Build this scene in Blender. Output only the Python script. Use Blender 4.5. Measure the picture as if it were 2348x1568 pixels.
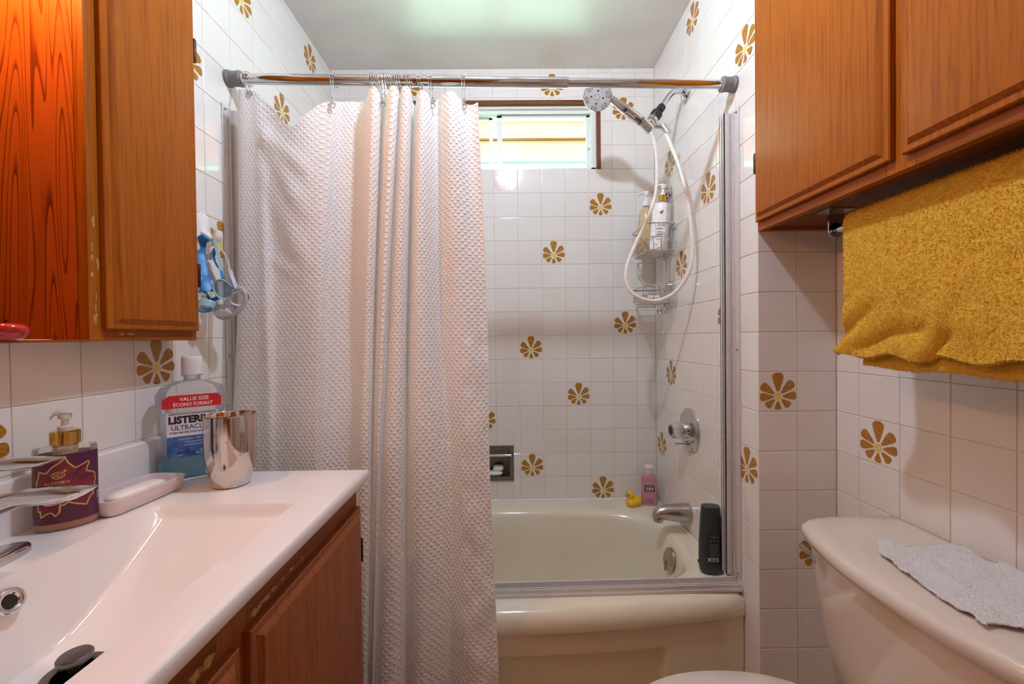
import bpy, bmesh, math, random
from mathutils import Vector, Matrix, noise
from math import sin, cos, pi, radians, sqrt

random.seed(7)
scene = bpy.context.scene
for o in list(bpy.data.objects): bpy.data.objects.remove(o, do_unlink=True)
COL = scene.collection

# ------------------------------------------------------------------ camera
CAM = Vector((-0.68926, -1.90846, 1.16379))
RIGHT = Vector((0.99988887, -0.00983362, -0.01120474))
UP = Vector((0.01131815, 0.01155327, 0.99986920))
FWD = Vector((0.00970288, 0.99988490, -0.01166329))
FPX = 940.889
cam_d = bpy.data.cameras.new('camera'); cam = bpy.data.objects.new('camera', cam_d); COL.objects.link(cam)
cam_d.sensor_fit = 'HORIZONTAL'; cam_d.sensor_width = 36.0; cam_d.lens = 36.0 * FPX / 2348.0
cam_d.clip_start = 0.02; cam_d.clip_end = 200
m3 = Matrix((RIGHT, UP, -FWD)).transposed()
cam.matrix_world = Matrix.Translation(CAM) @ m3.to_4x4()
scene.camera = cam

# ------------------------------------------------------------------ view
scene.view_settings.view_transform = 'Standard'
scene.view_settings.look = 'None'
scene.view_settings.gamma = 1.0
scene.view_settings.use_curve_mapping = False
scene.view_settings.exposure = 0.36
scene.cycles.max_bounces = 14; scene.cycles.diffuse_bounces = 7; scene.cycles.transparent_max_bounces = 16

# ------------------------------------------------------------------ room constants
T = 0.11                       # tile pitch
H0 = 1.17                      # height of a grout line
XL, XR, YS, XT = -1.4935, 0.0, -0.7842, 0.2177   # left wall, alcove right wall, return wall, toilet wall
CEIL, YB = 2.403, -2.75        # ceiling height, wall behind the camera
RIM, ZC = 0.402, 0.857         # tub rim, vanity top
LAMP_A = Vector((-0.66, -1.09, 2.35))
LAMP_B = Vector((-1.503, -1.31, 1.90))

# ------------------------------------------------------------------ world: sky above, sunlit greenery below
world = bpy.data.worlds.new('world'); scene.world = world; world.use_nodes = True
wn = world.node_tree; wn.nodes.clear()
def wnode(t): return wn.nodes.new(t)
tc = wnode('ShaderNodeTexCoord'); sp = wnode('ShaderNodeSeparateXYZ'); rmp = wnode('ShaderNodeValToRGB')
mp = wnode('ShaderNodeMapRange'); bg = wnode('ShaderNodeBackground'); wo = wnode('ShaderNodeOutputWorld')
mp.inputs['From Min'].default_value = -1; mp.inputs['From Max'].default_value = 1
wn.links.new(tc.outputs['Generated'], sp.inputs[0]); wn.links.new(sp.outputs['Z'], mp.inputs['Value'])
wn.links.new(mp.outputs[0], rmp.inputs[0]); wn.links.new(rmp.outputs[0], bg.inputs[0]); wn.links.new(bg.outputs[0], wo.inputs[0])
el = rmp.color_ramp.elements
el[0].position = 0.0; el[0].color = (0.15, 0.52, 0.18, 1)
el[1].position = 1.0; el[1].color = (0.55, 0.75, 1.0, 1)
for pos, c in ((0.47, (0.22, 0.64, 0.26, 1)), (0.52, (0.95, 0.98, 1.0, 1))):
    e = el.new(pos); e.color = c
bg.inputs['Strength'].default_value = 22.0

sun_d = bpy.data.lights.new('sun', 'SUN'); sun_d.energy = 5.0; sun_d.angle = 0.01; sun_d.color = (1.0, 0.93, 0.82)
sun = bpy.data.objects.new('sun', sun_d); COL.objects.link(sun)
sun.rotation_euler = Vector((0.30, 0.70, -0.72)).to_track_quat('-Z', 'Y').to_euler()
sun.location = (-2, -6, 8)
por_d = bpy.data.lights.new('window_portal', 'AREA'); por_d.shape = 'RECTANGLE'; por_d.size = 0.92; por_d.size_y = 0.30
por_d.cycles.is_portal = True
por = bpy.data.objects.new('window_portal', por_d); COL.objects.link(por)
por.location = (-0.725, 0.115, 2.09); por.rotation_euler = (radians(-90), 0, 0)

# ------------------------------------------------------------------ pixel helpers (photo is 2348 x 1568)
def ray(u, v): return RIGHT * ((u - 1174) / FPX) + UP * (-(v - 784) / FPX) + FWD
def onx(u, v, x): d = ray(u, v); return CAM + d * ((x - CAM.x) / d.x)
def ony(u, v, y): d = ray(u, v); return CAM + d * ((y - CAM.y) / d.y)
def onz(u, v, z): d = ray(u, v); return CAM + d * ((z - CAM.z) / d.z)

# ------------------------------------------------------------------ materials
def lin(c):
    if isinstance(c, str):
        c = [int(c[i:i + 2], 16) / 255 for i in (1, 3, 5)]
    else:
        c = [x / 255 for x in c]
    return tuple([x / 12.92 if x <= 0.04045 else ((x + 0.055) / 1.055) ** 2.4 for x in c] + [1.0])

class NT:
    def __init__(s, name):
        s.m = bpy.data.materials.new(name); s.m.use_nodes = True
        s.t = s.m.node_tree; s.b = s.t.nodes['Principled BSDF']; s.out = s.t.nodes['Material Output']
    def n(s, typ, **kw):
        nd = s.t.nodes.new('ShaderNode' + typ)
        for k, v in kw.items():
            if hasattr(nd, k): setattr(nd, k, v)
        return nd
    def l(s, a, b): s.t.links.new(a, b)
    def math(s, op, a, b=None, c=None):
        nd = s.n('Math', operation=op)
        for i, x in enumerate((a, b, c)):
            if x is None: continue
            if isinstance(x, (int, float)): nd.inputs[i].default_value = x
            else: s.l(x, nd.inputs[i])
        return nd.outputs[0]
    def mix(s, f, a, b):
        nd = s.n('Mix', data_type='RGBA')
        for i, x in ((0, f), (6, a), (7, b)):
            if isinstance(x, (int, float, tuple)): nd.inputs[i].default_value = x
            else: s.l(x, nd.inputs[i])
        return nd.outputs[2]
    def ramp(s, f, stops):
        nd = s.n('ValToRGB'); s.l(f, nd.inputs[0]); e = nd.color_ramp.elements
        e[0].position, e[0].color = stops[0]; e[1].position, e[1].color = stops[-1]
        for p, c in stops[1:-1]:
            k = e.new(p); k.color = c
        return nd.outputs[0]
    def noise(s, vec, scale, detail=3, rough=0.5):
        nd = s.n('TexNoise'); nd.inputs['Scale'].default_value = scale
        nd.inputs['Detail'].default_value = detail; nd.inputs['Roughness'].default_value = rough
        if vec is not None: s.l(vec, nd.inputs['Vector'])
        return nd.outputs['Fac']
    def obj(s, scale=None):
        o = s.n('TexCoord').outputs['Object']
        if scale is None: return o
        mpn = s.n('Mapping'); mpn.inputs['Scale'].default_value = scale; s.l(o, mpn.inputs['Vector']); return mpn.outputs[0]
    def bump(s, h, dist, strength=1.0):
        nd = s.n('Bump'); nd.inputs['Strength'].default_value = strength; nd.inputs['Distance'].default_value = dist
        s.l(h, nd.inputs['Height']); s.l(nd.outputs[0], s.b.inputs['Normal'])

MATS = {}
def pm(name, col, rough=0.5, metal=0.0, var=0.06, scale=40, coat=0.0, trans=0.0, sss=0.0, ior=None, bump=0.0, bscale=200, sheen=0.0):
    """Principled material whose colour wanders a little with noise."""
    if name in MATS: return MATS[name]
    n = NT(name); c = lin(col)
    f = n.noise(n.obj(), scale)
    dk = tuple([x * (1 - var) for x in c[:3]] + [1]); lt = tuple([min(1, x * (1 + var)) for x in c[:3]] + [1])
    n.l(n.ramp(f, [(0.3, dk), (0.7, lt)]), n.b.inputs['Base Color'])
    n.b.inputs['Roughness'].default_value = rough; n.b.inputs['Metallic'].default_value = metal
    n.b.inputs['Coat Weight'].default_value = coat; n.b.inputs['Coat Roughness'].default_value = 0.06
    n.b.inputs['Transmission Weight'].default_value = trans
    if sheen: n.b.inputs['Sheen Weight'].default_value = sheen; n.b.inputs['Sheen Roughness'].default_value = 0.4
    if ior: n.b.inputs['IOR'].default_value = ior
    if sss:
        n.b.inputs['Subsurface Weight'].default_value = sss; n.b.inputs['Subsurface Radius'].default_value = (0.01, 0.008, 0.006)
    if bump: n.bump(n.noise(n.obj(), bscale, 4), bump)
    MATS[name] = n.m
    return n.m

def clear_mat(name, col, alpha=0.25, rough=0.05):
    """Clear plastic or window glass: lets light straight through, with a glossy surface and a little body."""
    if name in MATS: return MATS[name]
    n = NT(name); c = lin(col)
    tr = n.n('BsdfTransparent'); tr.inputs[0].default_value = tuple([0.85 + 0.15 * x for x in c[:3]] + [1])
    n.b.inputs['Base Color'].default_value = c; n.b.inputs['Roughness'].default_value = rough
    n.l(n.ramp(n.noise(n.obj(), 30), [(0.3, tuple([x * .95 for x in c[:3]] + [1])), (0.7, c)]), n.b.inputs['Base Color'])
    lw = n.n('LayerWeight'); lw.inputs[0].default_value = 0.35
    fac = n.math('MULTIPLY_ADD', lw.outputs['Fresnel'], 0.7, alpha)
    mx = n.n('MixShader'); n.l(fac, mx.inputs[0]); n.l(tr.outputs[0], mx.inputs[1]); n.l(n.b.outputs[0], mx.inputs[2])
    n.l(mx.outputs[0], n.out.inputs[0]); MATS[name] = n.m
    return n.m

def wood(name, light, dark, axis='z', rough=0.38, scale=1.0, cath=0.0):
    """straight fine grain; cath > 0 adds cathedral arches"""
    if name in MATS: return MATS[name]
    n = NT(name)
    k = {'x': (0.035, 1, 1), 'y': (1, 0.035, 1), 'z': (1, 1, 0.035)}[axis]
    v = n.obj(tuple(x * scale for x in k))
    mid = n.noise(v, 150, 2, 0.45); fine = n.noise(v, 620, 2, 0.5); warp = n.noise(v, 14, 2)
    g = n.math('ADD', n.math('MULTIPLY', mid, 0.62), n.math('MULTIPLY', fine, 0.38))
    if cath:
        k2 = {'x': (0.10, 1, 1), 'y': (1, 0.10, 1), 'z': (1, 1, 0.05)}[axis]
        v2 = n.obj(k2); nz = n.noise(v2, 21, 1.0, 0.35)
        rings = n.math('FRACT', n.math('MULTIPLY', nz, 17.0))
        saw = n.math('POWER', rings, 2.5)
        g = n.math('ADD', n.math('MULTIPLY', g, 1 - cath), n.math('MULTIPLY', n.math('SUBTRACT', 1.0, saw), cath))
    L, D = lin(light), lin(dark)
    c1 = n.ramp(g, [(0.30, D), (0.52, L), (0.8, tuple([min(1, x * 1.10) for x in L[:3]] + [1]))])
    c2 = n.mix(n.math('MULTIPLY', warp, 0.35), c1, tuple([x * 0.70 for x in L[:3]] + [1]))
    n.l(c2, n.b.inputs['Base Color']); n.b.inputs['Roughness'].default_value = rough
    n.b.inputs['Coat Weight'].default_value = 0.06; n.b.inputs['Coat Roughness'].default_value = 0.2
    n.b.inputs['Specular IOR Level'].default_value = 0.16
    n.bump(g, 0.0004, 0.3); MATS[name] = n.m
    return n.m

def tile_mat(name, col):
    n = NT(name); oi = n.n('ObjectInfo'); c = lin(col)
    dk = (c[0] * 0.96, c[1] * 0.945, c[2] * 0.92, 1)
    base = n.mix(n.math('POWER', oi.outputs['Random'], 2.0), c, dk)
    b2 = n.mix(n.math('MULTIPLY', n.noise(n.n('NewGeometry').outputs['Position'], 7, 3), 0.10), base, lin('#cdbca6'))
    n.l(b2, n.b.inputs['Base Color']); n.b.inputs['Roughness'].default_value = 0.09
    n.b.inputs['Coat Weight'].default_value = 0.1; n.b.inputs['Coat Roughness'].default_value = 0.04
    n.bump(n.noise(n.obj(), 22, 1), 0.0006, 0.2)
    MATS[name] = n.m; return n.m

def petal_mat():
    n = NT('petal_print'); g = n.n('NewGeometry').outputs['Position']
    vo = n.n('TexVoronoi', feature='F1'); vo.inputs['Scale'].default_value = 95; n.l(g, vo.inputs['Vector'])
    r = n.ramp(vo.outputs['Distance'], [(0.0, lin('#a8701f')), (0.16, lin('#b57d2c')), (0.24, lin('#6a3d08')), (0.32, lin('#b98232')), (1.0, lin('#a5711f'))])
    f = n.noise(g, 420, 2)
    n.l(n.mix(n.math('MULTIPLY', n.math('GREATER_THAN', f, 0.62), 0.55), r, lin('#6e4710')), n.b.inputs['Base Color'])
    n.b.inputs['Roughness'].default_value = 0.2; MATS['petal'] = n.m
    return n.m

def waffle_mat():
    n = NT('waffle_cloth'); uv = n.n('TexCoord').outputs['UV']; s = n.n('SeparateXYZ'); n.l(uv, s.inputs[0])
    a = n.math('SINE', n.math('MULTIPLY', s.outputs[0], 2 * pi / 0.0165))
    b = n.math('SINE', n.math('MULTIPLY', s.outputs[1], 2 * pi / 0.0180))
    pr = n.math('MULTIPLY', a, b)
    h = n.math('POWER', n.math('MAXIMUM', pr, 0.0), 0.7)
    h2 = n.math('ADD', h, n.math('MULTIPLY', n.noise(uv, 900, 2), 0.12))
    n.b.inputs['Roughness'].default_value = 0.85; n.b.inputs['Sheen Weight'].default_value = 0.2
    n.l(n.mix(h, lin('#f4eeec'), lin('#faf7f5')), n.b.inputs['Base Color'])
    n.bump(h2, 0.0026, 0.75)
    tl = n.n('BsdfTranslucent'); tl.inputs[0].default_value = lin('#f4efec')
    mx = n.n('MixShader'); mx.inputs[0].default_value = 0.30
    n.l(n.b.outputs[0], mx.inputs[1]); n.l(tl.outputs[0], mx.inputs[2]); n.l(mx.outputs[0], n.out.inputs[0])
    return n.m

def terry(name, col, dk, scale=420, dist=0.004):
    n = NT(name); v = n.obj()
    f = n.noise(v, scale, 3, 0.7); big = n.noise(v, 22, 2)
    n.l(n.mix(f, lin(dk), lin(col)), n.b.inputs['Base Color']); n.b.inputs['Roughness'].default_value = 0.95
    n.b.inputs['Sheen Weight'].default_value = 0.5; n.b.inputs['Sheen Roughness'].default_value = 0.5
    n.b.inputs['Sheen Tint'].default_value = lin(col)
    n.bump(n.math('ADD', f, n.math('MULTIPLY', big, 0.4)), dist, 0.9)
    return n.m

TILE = tile_mat('glazed_tile', '#ebe7e2')
GROUT = pm('grout', '#d8cab8', 0.8, var=0.12, scale=30)
PETAL = petal_mat(); PCENTRE = pm('petal_centre', '#e3cf72', 0.25, var=0.12, scale=300)
PAINT = pm('ceiling_paint', '#e2e2de', 0.32, var=0.03, scale=8, bump=0.0006, bscale=120)
CHROME = pm('chrome', '#d2d3d6', 0.06, 1.0, var=0.02)
BRUSHED = pm('brushed_steel', '#b9b4ad', 0.28, 1.0, var=0.08, scale=150)
ALU = pm('aluminium', '#dcd8d6', 0.30, 0.3, var=0.06, scale=60)
GREYRUB = pm('grey_rubber', '#7c7976', 0.55)
BLACKP = pm('black_plastic', '#1f2224', 0.35)
WHITEP = pm('white_plastic', '#efeeec', 0.3)
PORC = pm('white_ceramic', '#f1ecea', 0.08, var=0.015, scale=6, coat=0.5)
TUBM = pm('tub_enamel', '#e6dcc6', 0.12, var=0.03, scale=5, coat=0.4)
TOILM = pm('toilet_china', '#dbcec0', 0.1, var=0.02, scale=5, coat=0.5)
WOODV = wood('honey_wood_upright', '#a5590e', '#7d3d05', 'z')
WOODH = wood('honey_wood_level', '#98500e', '#713605', 'y')
WOODP = wood('red_stained_panel', '#b0561a', '#6a2706', 'z', cath=0.6)
WOODVAN = wood('vanity_wood_upright', '#96522a', '#6c3416', 'z')
WOODVANH = wood('vanity_wood_level', '#8e4c24', '#643012', 'y')
BARE = pm('bare_wood', '#b18c54', 0.8, var=0.25, scale=160)
DARKW = wood('dark_trim_wood', '#7c4f30', '#5d3720', 'x')
HINGE = pm('bronze_hinge', '#3a2a22', 0.4, 0.6)
GOLD = pm('gold', '#d5ab57', 0.14, 1.0, var=0.03)
WAFFLE = waffle_mat()

# ------------------------------------------------------------------ mesh builder
class MB:
    def __init__(s): s.v = []; s.f = []; s.mi = []; s.uv = None
    def add(s, vs, fs, mi=0):
        k = len(s.v); s.v += [Vector(p) for p in vs]; s.f += [tuple(i + k for i in f) for f in fs]; s.mi += [mi] * len(fs); return s
    def box(s, lo, hi, mi=0):
        x0, y0, z0 = lo; x1, y1, z1 = hi
        return s.add([(x0, y0, z0), (x1, y0, z0), (x1, y1, z0), (x0, y1, z0), (x0, y0, z1), (x1, y0, z1), (x1, y1, z1), (x0, y1, z1)],
                     [(0, 3, 2, 1), (4, 5, 6, 7), (0, 1, 5, 4), (1, 2, 6, 5), (2, 3, 7, 6), (3, 0, 4, 7)], mi)
    def rings(s, rs, cap0=True, cap1=True, mi=0, closed=True):
        n = len(rs[0]); vs = [p for r in rs for p in r]; fs = []
        for i in range(len(rs) - 1):
            for j in range(n if closed else n - 1):
                k = (j + 1) % n; fs.append((i * n + j, i * n + k, (i + 1) * n + k, (i + 1) * n + j))
        if cap0: fs.append(tuple(reversed(range(n))))
        if cap1: fs.append(tuple(range((len(rs) - 1) * n, len(rs) * n)))
        return s.add(vs, fs, mi)
    def lathe(s, prof, o=(0, 0, 0), ax=(0, 0, 1), seg=24, cap0=True, cap1=True, mi=0, sx=1.0, sy=1.0, xdir=None):
        ax = Vector(ax).normalized(); o = Vector(o)
        a = Vector(xdir) if xdir else (Vector((1, 0, 0)) if abs(ax.x) < 0.9 else Vector((0, 1, 0)))
        a = (a - ax * a.dot(ax)).normalized(); b = ax.cross(a)
        rs = [[o + ax * h + a * (r * sx * cos(2 * pi * i / seg)) + b * (r * sy * sin(2 * pi * i / seg)) for i in range(seg)] for r, h in prof]
        return s.rings(rs, cap0, cap1, mi)
    def tube(s, pts, r, seg=8, closed=False, caps=True, mi=0, flat=None):
        pts = [Vector(p) for p in pts]; n = len(pts); rs = []; prev = None
        for i in range(n):
            if closed: t = pts[(i + 1) % n] - pts[i - 1]
            else: t = pts[min(i + 1, n - 1)] - pts[max(i - 1, 0)]
            if t.length < 1e-9: t = Vector((0, 0, 1))
            t.normalize()
            if prev is None:
                a = Vector((0, 0, 1)) if abs(t.z) < 0.9 else Vector((1, 0, 0))
                if flat is not None: a = Vector(flat)
            else: a = prev
            a = (a - t * a.dot(t)).normalized(); b = t.cross(a); prev = a
            ri = r[i] if isinstance(r, (list, tuple)) else r
            ra, rb = ri if isinstance(ri, (list, tuple)) else (ri, ri)
            rs.append([pts[i] + a * (ra * cos(2 * pi * k / seg)) + b * (rb * sin(2 * pi * k / seg)) for k in range(seg)])
        if closed: rs.append(rs[0]); caps = False
        return s.rings(rs, caps, caps, mi)
    def sphere(s, c, r, seg=12, mi=0, sc=(1, 1, 1)):
        c = Vector(c); rs = []
        for i in range(1, seg // 2 + 1 - 0):
            th = pi * i / (seg // 2 + 1)
            rs.append([c + Vector((r * sc[0] * sin(th) * cos(2 * pi * k / seg), r * sc[1] * sin(th) * sin(2 * pi * k / seg), -r * sc[2] * cos(th))) for k in range(seg)])
        n = seg; k0 = len(s.v)
        s.rings(rs, False, False, mi)
        top = len(s.v); s.v += [c + Vector((0, 0, -r * sc[2])), c + Vector((0, 0, r * sc[2]))]
        last = k0 + (len(rs) - 1) * n
        for k in range(n):
            s.f.append((k0 + (k + 1) % n, k0 + k, top)); s.mi.append(mi)
            s.f.append((last + k, last + (k + 1) % n, top + 1)); s.mi.append(mi)
        return s
    def prism(s, poly, d, mi=0):
        """poly: list of 3D points, extruded by vector d"""
        d = Vector(d); poly = [Vector(p) for p in poly]
        return s.rings([poly, [p + d for p in poly]], True, True, mi)
    def xf(s, m):
        s.v = [m @ p for p in s.v]; return s
    def build(s, name, mats, parent=None, smooth=35, bevel=0.0, local=False, seg=2):
        base = Vector((0, 0, 0))
        if parent is not None and not local: base = BASE.get(parent.name, Vector((0, 0, 0)))
        me = bpy.data.meshes.new(name); me.from_pydata([p - base for p in s.v], [], s.f)
        for m in (mats if isinstance(mats, (list, tuple)) else [mats]): me.materials.append(m)
        if len(me.materials) > 1: me.polygons.foreach_set('material_index', s.mi)
        if s.uv:
            ul = me.uv_layers.new(name='UVMap'); flat = []
            for p in me.polygons:
                for vi in p.vertices: flat += list(s.uv[vi])
            ul.data.foreach_set('uv', flat)
        me.validate(); me.update()
        bm = bmesh.new(); bm.from_mesh(me); bmesh.ops.recalc_face_normals(bm, faces=bm.faces); bm.to_mesh(me); bm.free()
        if smooth:
            me.shade_smooth(); me.set_sharp_from_angle(angle=radians(smooth))
        o = bpy.data.objects.new(name, me); COL.objects.link(o)
        if parent is not None:
            o.parent = parent; BASE[o.name] = BASE.get(parent.name, Vector((0, 0, 0)))
        else:
            BASE[o.name] = Vector((0, 0, 0))
        if bevel:
            b = o.modifiers.new('bevel', 'BEVEL'); b.width = bevel; b.segments = seg; b.limit_method = 'ANGLE'; b.angle_limit = radians(35)
        return o

BASE = {}
def thing(name, label, cat, loc=(0, 0, 0), group=None, rot=None):
    o = bpy.data.objects.new(name, None); COL.objects.link(o); o.empty_display_size = 0.02
    o.location = loc; o['label'] = label; o['category'] = cat
    if group: o['group'] = group
    if rot: o.rotation_euler = rot
    BASE[o.name] = Vector(loc)
    return o
def tag(o, label, cat, group=None):
    o['label'] = label; o['category'] = cat
    if group: o['group'] = group
    return o
def struct(o): o['kind'] = 'structure'; return o

def spline(pts, n, closed=False):
    """Catmull-Rom through points"""
    pts = [Vector(p) for p in pts]; out = []; m = len(pts)
    segs = m if closed else m - 1
    per = max(1, n // segs)
    for i in range(segs):
        if closed: p0, p1, p2, p3 = pts[i - 1], pts[i], pts[(i + 1) % m], pts[(i + 2) % m]
        else: p0, p1, p2, p3 = pts[max(i - 1, 0)], pts[i], pts[i + 1], pts[min(i + 2, m - 1)]
        for k in range(per):
            t = k / per
            out.append(0.5 * ((2 * p1) + (p2 - p0) * t + (2 * p0 - 5 * p1 + 4 * p2 - p3) * t * t + (3 * p1 - p0 - 3 * p2 + p3) * t ** 3))
    if not closed: out.append(pts[-1])
    return out
def rrect(cx, cy, hx, hy, r, z, n=6):
    """rounded rectangle ring"""
    out = []
    for sx, sy, a0 in ((1, 1, 0), (-1, 1, 90), (-1, -1, 180), (1, -1, 270)):
        for i in range(n + 1):
            a = radians(a0 + 90 * i / n)
            out.append(Vector((cx + sx * (hx - r) + r * cos(a), cy + sy * (hy - r) + r * sin(a), z)))
    return out
def superell(cx, cy, ax, ay, e, z, n=48):
    out = []
    for i in range(n):
        a = 2 * pi * i / n; c, s_ = cos(a), sin(a)
        out.append(Vector((cx + ax * math.copysign(abs(c) ** (2 / e), c), cy + ay * math.copysign(abs(s_) ** (2 / e), s_), z)))
    return out
def text_shape(txt, size, bold=0.0, align='LEFT', shear=0.0, spacing=1.0):
    cu = bpy.data.curves.new('t', 'FONT'); cu.body = txt; cu.size = size; cu.align_x = align; cu.offset = bold * size
    cu.shear = shear; cu.resolution_u = 3; cu.space_character = spacing
    ob = bpy.data.objects.new('t', cu); COL.objects.link(ob)
    dg = bpy.context.evaluated_depsgraph_get(); dg.update()
    me = bpy.data.meshes.new_from_object(ob.evaluated_get(dg))
    vs = [v.co.copy() for v in me.vertices]; fs = [tuple(p.vertices) for p in me.polygons]
    bpy.data.objects.remove(ob); bpy.data.curves.remove(cu); bpy.data.meshes.remove(me)
    return vs, fs
def add_text(mb, txt, size, fn, x, y, bold=0.0, align='LEFT', mi=0, width=None, shear=0.0, spacing=1.0):
    """fn maps label coordinates (x right, y up) to a point on the surface"""
    vs, fs = text_shape(txt, size, bold, align, shear, spacing)
    k = 1.0
    if width and vs:
        w = max(v.x for v in vs) - min(v.x for v in vs); k = width / w
    mb.add([fn(x + v.x * k, y + v.y) for v in vs], fs, mi)

def add_marks(mb, fn, x, y, width, h, seed=0):
    """a line of print too small to read in the photo: short word-long dashes, centred on x"""
    rnd = random.Random(seed); p = x - width / 2
    while p < x + width / 2 - h * 0.5:
        w = min(h * rnd.uniform(1.2, 3.4), x + width / 2 - p); n = max(1, int(w / 0.003)); k = [p + w * i / n for i in range(n + 1)]
        mb.add([fn(q, y) for q in k] + [fn(q, y + h) for q in k], [(i, i + 1, n + 2 + i, n + 1 + i) for i in range(n)]); p += w + h * 0.55

# ================================================================== STRUCTURE
TT = 0.0016     # how far a tile face stands in front of the grout bed
def cells(a0, a1, z0, z1, holes):
    """split a rectangle around rectangular holes"""
    rects = [(a0, a1, z0, z1)]
    for (h0, h1, k0, k1) in holes:
        out = []
        for (p0, p1, q0, q1) in rects:
            if h1 <= p0 + 1e-5 or h0 >= p1 - 1e-5 or k1 <= q0 + 1e-5 or k0 >= q1 - 1e-5: out.append((p0, p1, q0, q1)); continue
            if h0 > p0: out.append((p0, h0, q0, q1))
            if h1 < p1: out.append((h1, p1, q0, q1))
            c0, c1 = max(p0, h0), min(p1, h1)
            if k0 > q0: out.append((c0, c1, q0, k0))
            if k1 < q1: out.append((c0, c1, k1, q1))
        rects = out
    return [r for r in rects if r[1] - r[0] > 0.004 and r[3] - r[2] > 0.004]

_tm = {}
def tile_mesh(w, h):
    key = (round(w, 4), round(h, 4))
    if key in _tm: return _tm[key]
    g, b = 0.0008, 0.0014
    def rect(i, y): return [(-w / 2 + i, y, -h / 2 + i), (w / 2 - i, y, -h / 2 + i), (w / 2 - i, y, h / 2 - i), (-w / 2 + i, y, h / 2 - i)]
    vs = rect(g, TT) + rect(g, TT * 0.45) + rect(g + b * 0.5, TT * 0.12) + rect(g + b * 1.6, 0)
    fs = []
    for r in range(3):
        for j in range(4):
            k = (j + 1) % 4; fs.append((r * 4 + j, r * 4 + k, r * 4 + 4 + k, r * 4 + 4 + j))
    fs.append((12, 13, 14, 15))
    me = bpy.data.meshes.new('tile'); me.from_pydata(vs, [], fs); me.materials.append(TILE); me.update()
    _tm[key] = me; return me

# printed daisy: (angle from up, inner radius, tip radius, width) in tile units
PET = [(0, .13, .60, .29), (47, .12, .53, .235), (87, .125, .46, .21), (130, .12, .385, .19), (180, .115, .335, .17), (-131, .12, .385, .19), (-92, .115, .46, .21), (-55, .12, .51, .23)]
def flower_mesh():
    vs, fs, mi = [], [], []
    cz = -0.12
    for ang, r0, r1, w in PET:
        a = radians(ang); d = Vector((sin(a), 0, cos(a))); s = Vector((cos(a), 0, -sin(a)))
        L = r1 - r0; prof = [(0, 0.16), (0.04, 0.26), (0.25, 0.50), (0.5, 0.78), (0.7, 0.96), (0.8, 1.0), (0.9, 0.90), (0.965, 0.66), (1.0, 0.3)]
        left = [d * (r0 + L * t) + s * (w * k * 0.5) for t, k in prof]; right = [d * (r0 + L * t) - s * (w * k * 0.5) for t, k in reversed(prof)]
        ring = left + right; k0 = len(vs)
        vs += [Vector((p.x, -0.002, p.z + cz)) * T for p in ring]; fs.append(tuple(range(k0, k0 + len(ring)))); mi.append(0)
    k0 = len(vs)
    vs += [Vector((0.10 * sin(2 * pi * i / 16), -0.002, 0.10 * cos(2 * pi * i / 16) + cz)) * T for i in range(16)]
    fs.append(tuple(range(k0, k0 + 16))); mi.append(1)
    me = bpy.data.meshes.new('flower_print'); me.from_pydata(vs, [], fs); me.materials.append(PETAL); me.materials.append(PCENTRE)
    me.polygons.foreach_set('material_index', mi); me.update(); return me
FLOWER = flower_mesh()

def tiled_wall(wall, to_world, rotz, lines, z0, z1, holes=(), flowers=(), skip=None):
    """lines: positions along the wall; flowers: set of (column, row)."""
    rows = [H0 + k * T for k in range(-11, 12)]
    rows = [z0] + [r for r in rows if z0 + 0.006 < r < z1 - 0.006] + [z1]
    for i in range(len(lines) - 1):
        a, b = min(lines[i], lines[i + 1]), max(lines[i], lines[i + 1])
        for k in range(len(rows) - 1):
            r = math.floor(((rows[k] + rows[k + 1]) / 2 - H0) / T)
            if skip and skip(i, (a + b) / 2, (rows[k] + rows[k + 1]) / 2): continue
            for (p0, p1, q0, q1) in cells(a, b, rows[k], rows[k + 1], holes):
                o = bpy.data.objects.new('tile', tile_mesh(p1 - p0, q1 - q0)); COL.objects.link(o)
                o.location = to_world((p0 + p1) / 2, (q0 + q1) / 2); o.rotation_euler = (0, 0, rotz); o.parent = wall
                if (i, r) in flowers and p0 <= (a + b) / 2 <= p1 and q0 <= H0 + (r + .5) * T <= q1:
                    f = bpy.data.objects.new('flower_print', FLOWER); COL.objects.link(f); f.parent = o
                    f.location = (((a + b) / 2 - (p0 + p1) / 2) * (1 if rotz >= 0 else -1), 0, H0 + (r + .5) * T - (q0 + q1) / 2)

WIN = (-1.203, -0.250, 1.940, 2.257)
NIC = (-0.832, -0.671, 0.498, 0.657)
NICHE_L = None
# ---- back wall (bed runs behind the tiles, with holes for window and soap niche)
mb = MB()
for (p0, p1, q0, q1) in cells(XL - 0.12, XR + 0.10, 0.0, CEIL, [WIN, NIC]): mb.box((p0, TT, q0), (p1, 0.14, q1))
wall_back = struct(mb.build('wall_back', GROUT, smooth=0))
bl = [0.0] + [-(0.794 + i) * T for i in range(0, 13)] + [XL]
FB = {(4, 10), (1, 9), (6, 6), (2, 5), (4, 3), (1, 0), (5, -1), (3, -3), (5, -6), (2, -7), (7, -4), (10, 10), (9, 2), (11, 5), (10, -2)}
tiled_wall(wall_back, lambda a, z: (a, 0, z), 0, bl, RIM + 0.002, CEIL, [WIN, NIC], FB)

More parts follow.
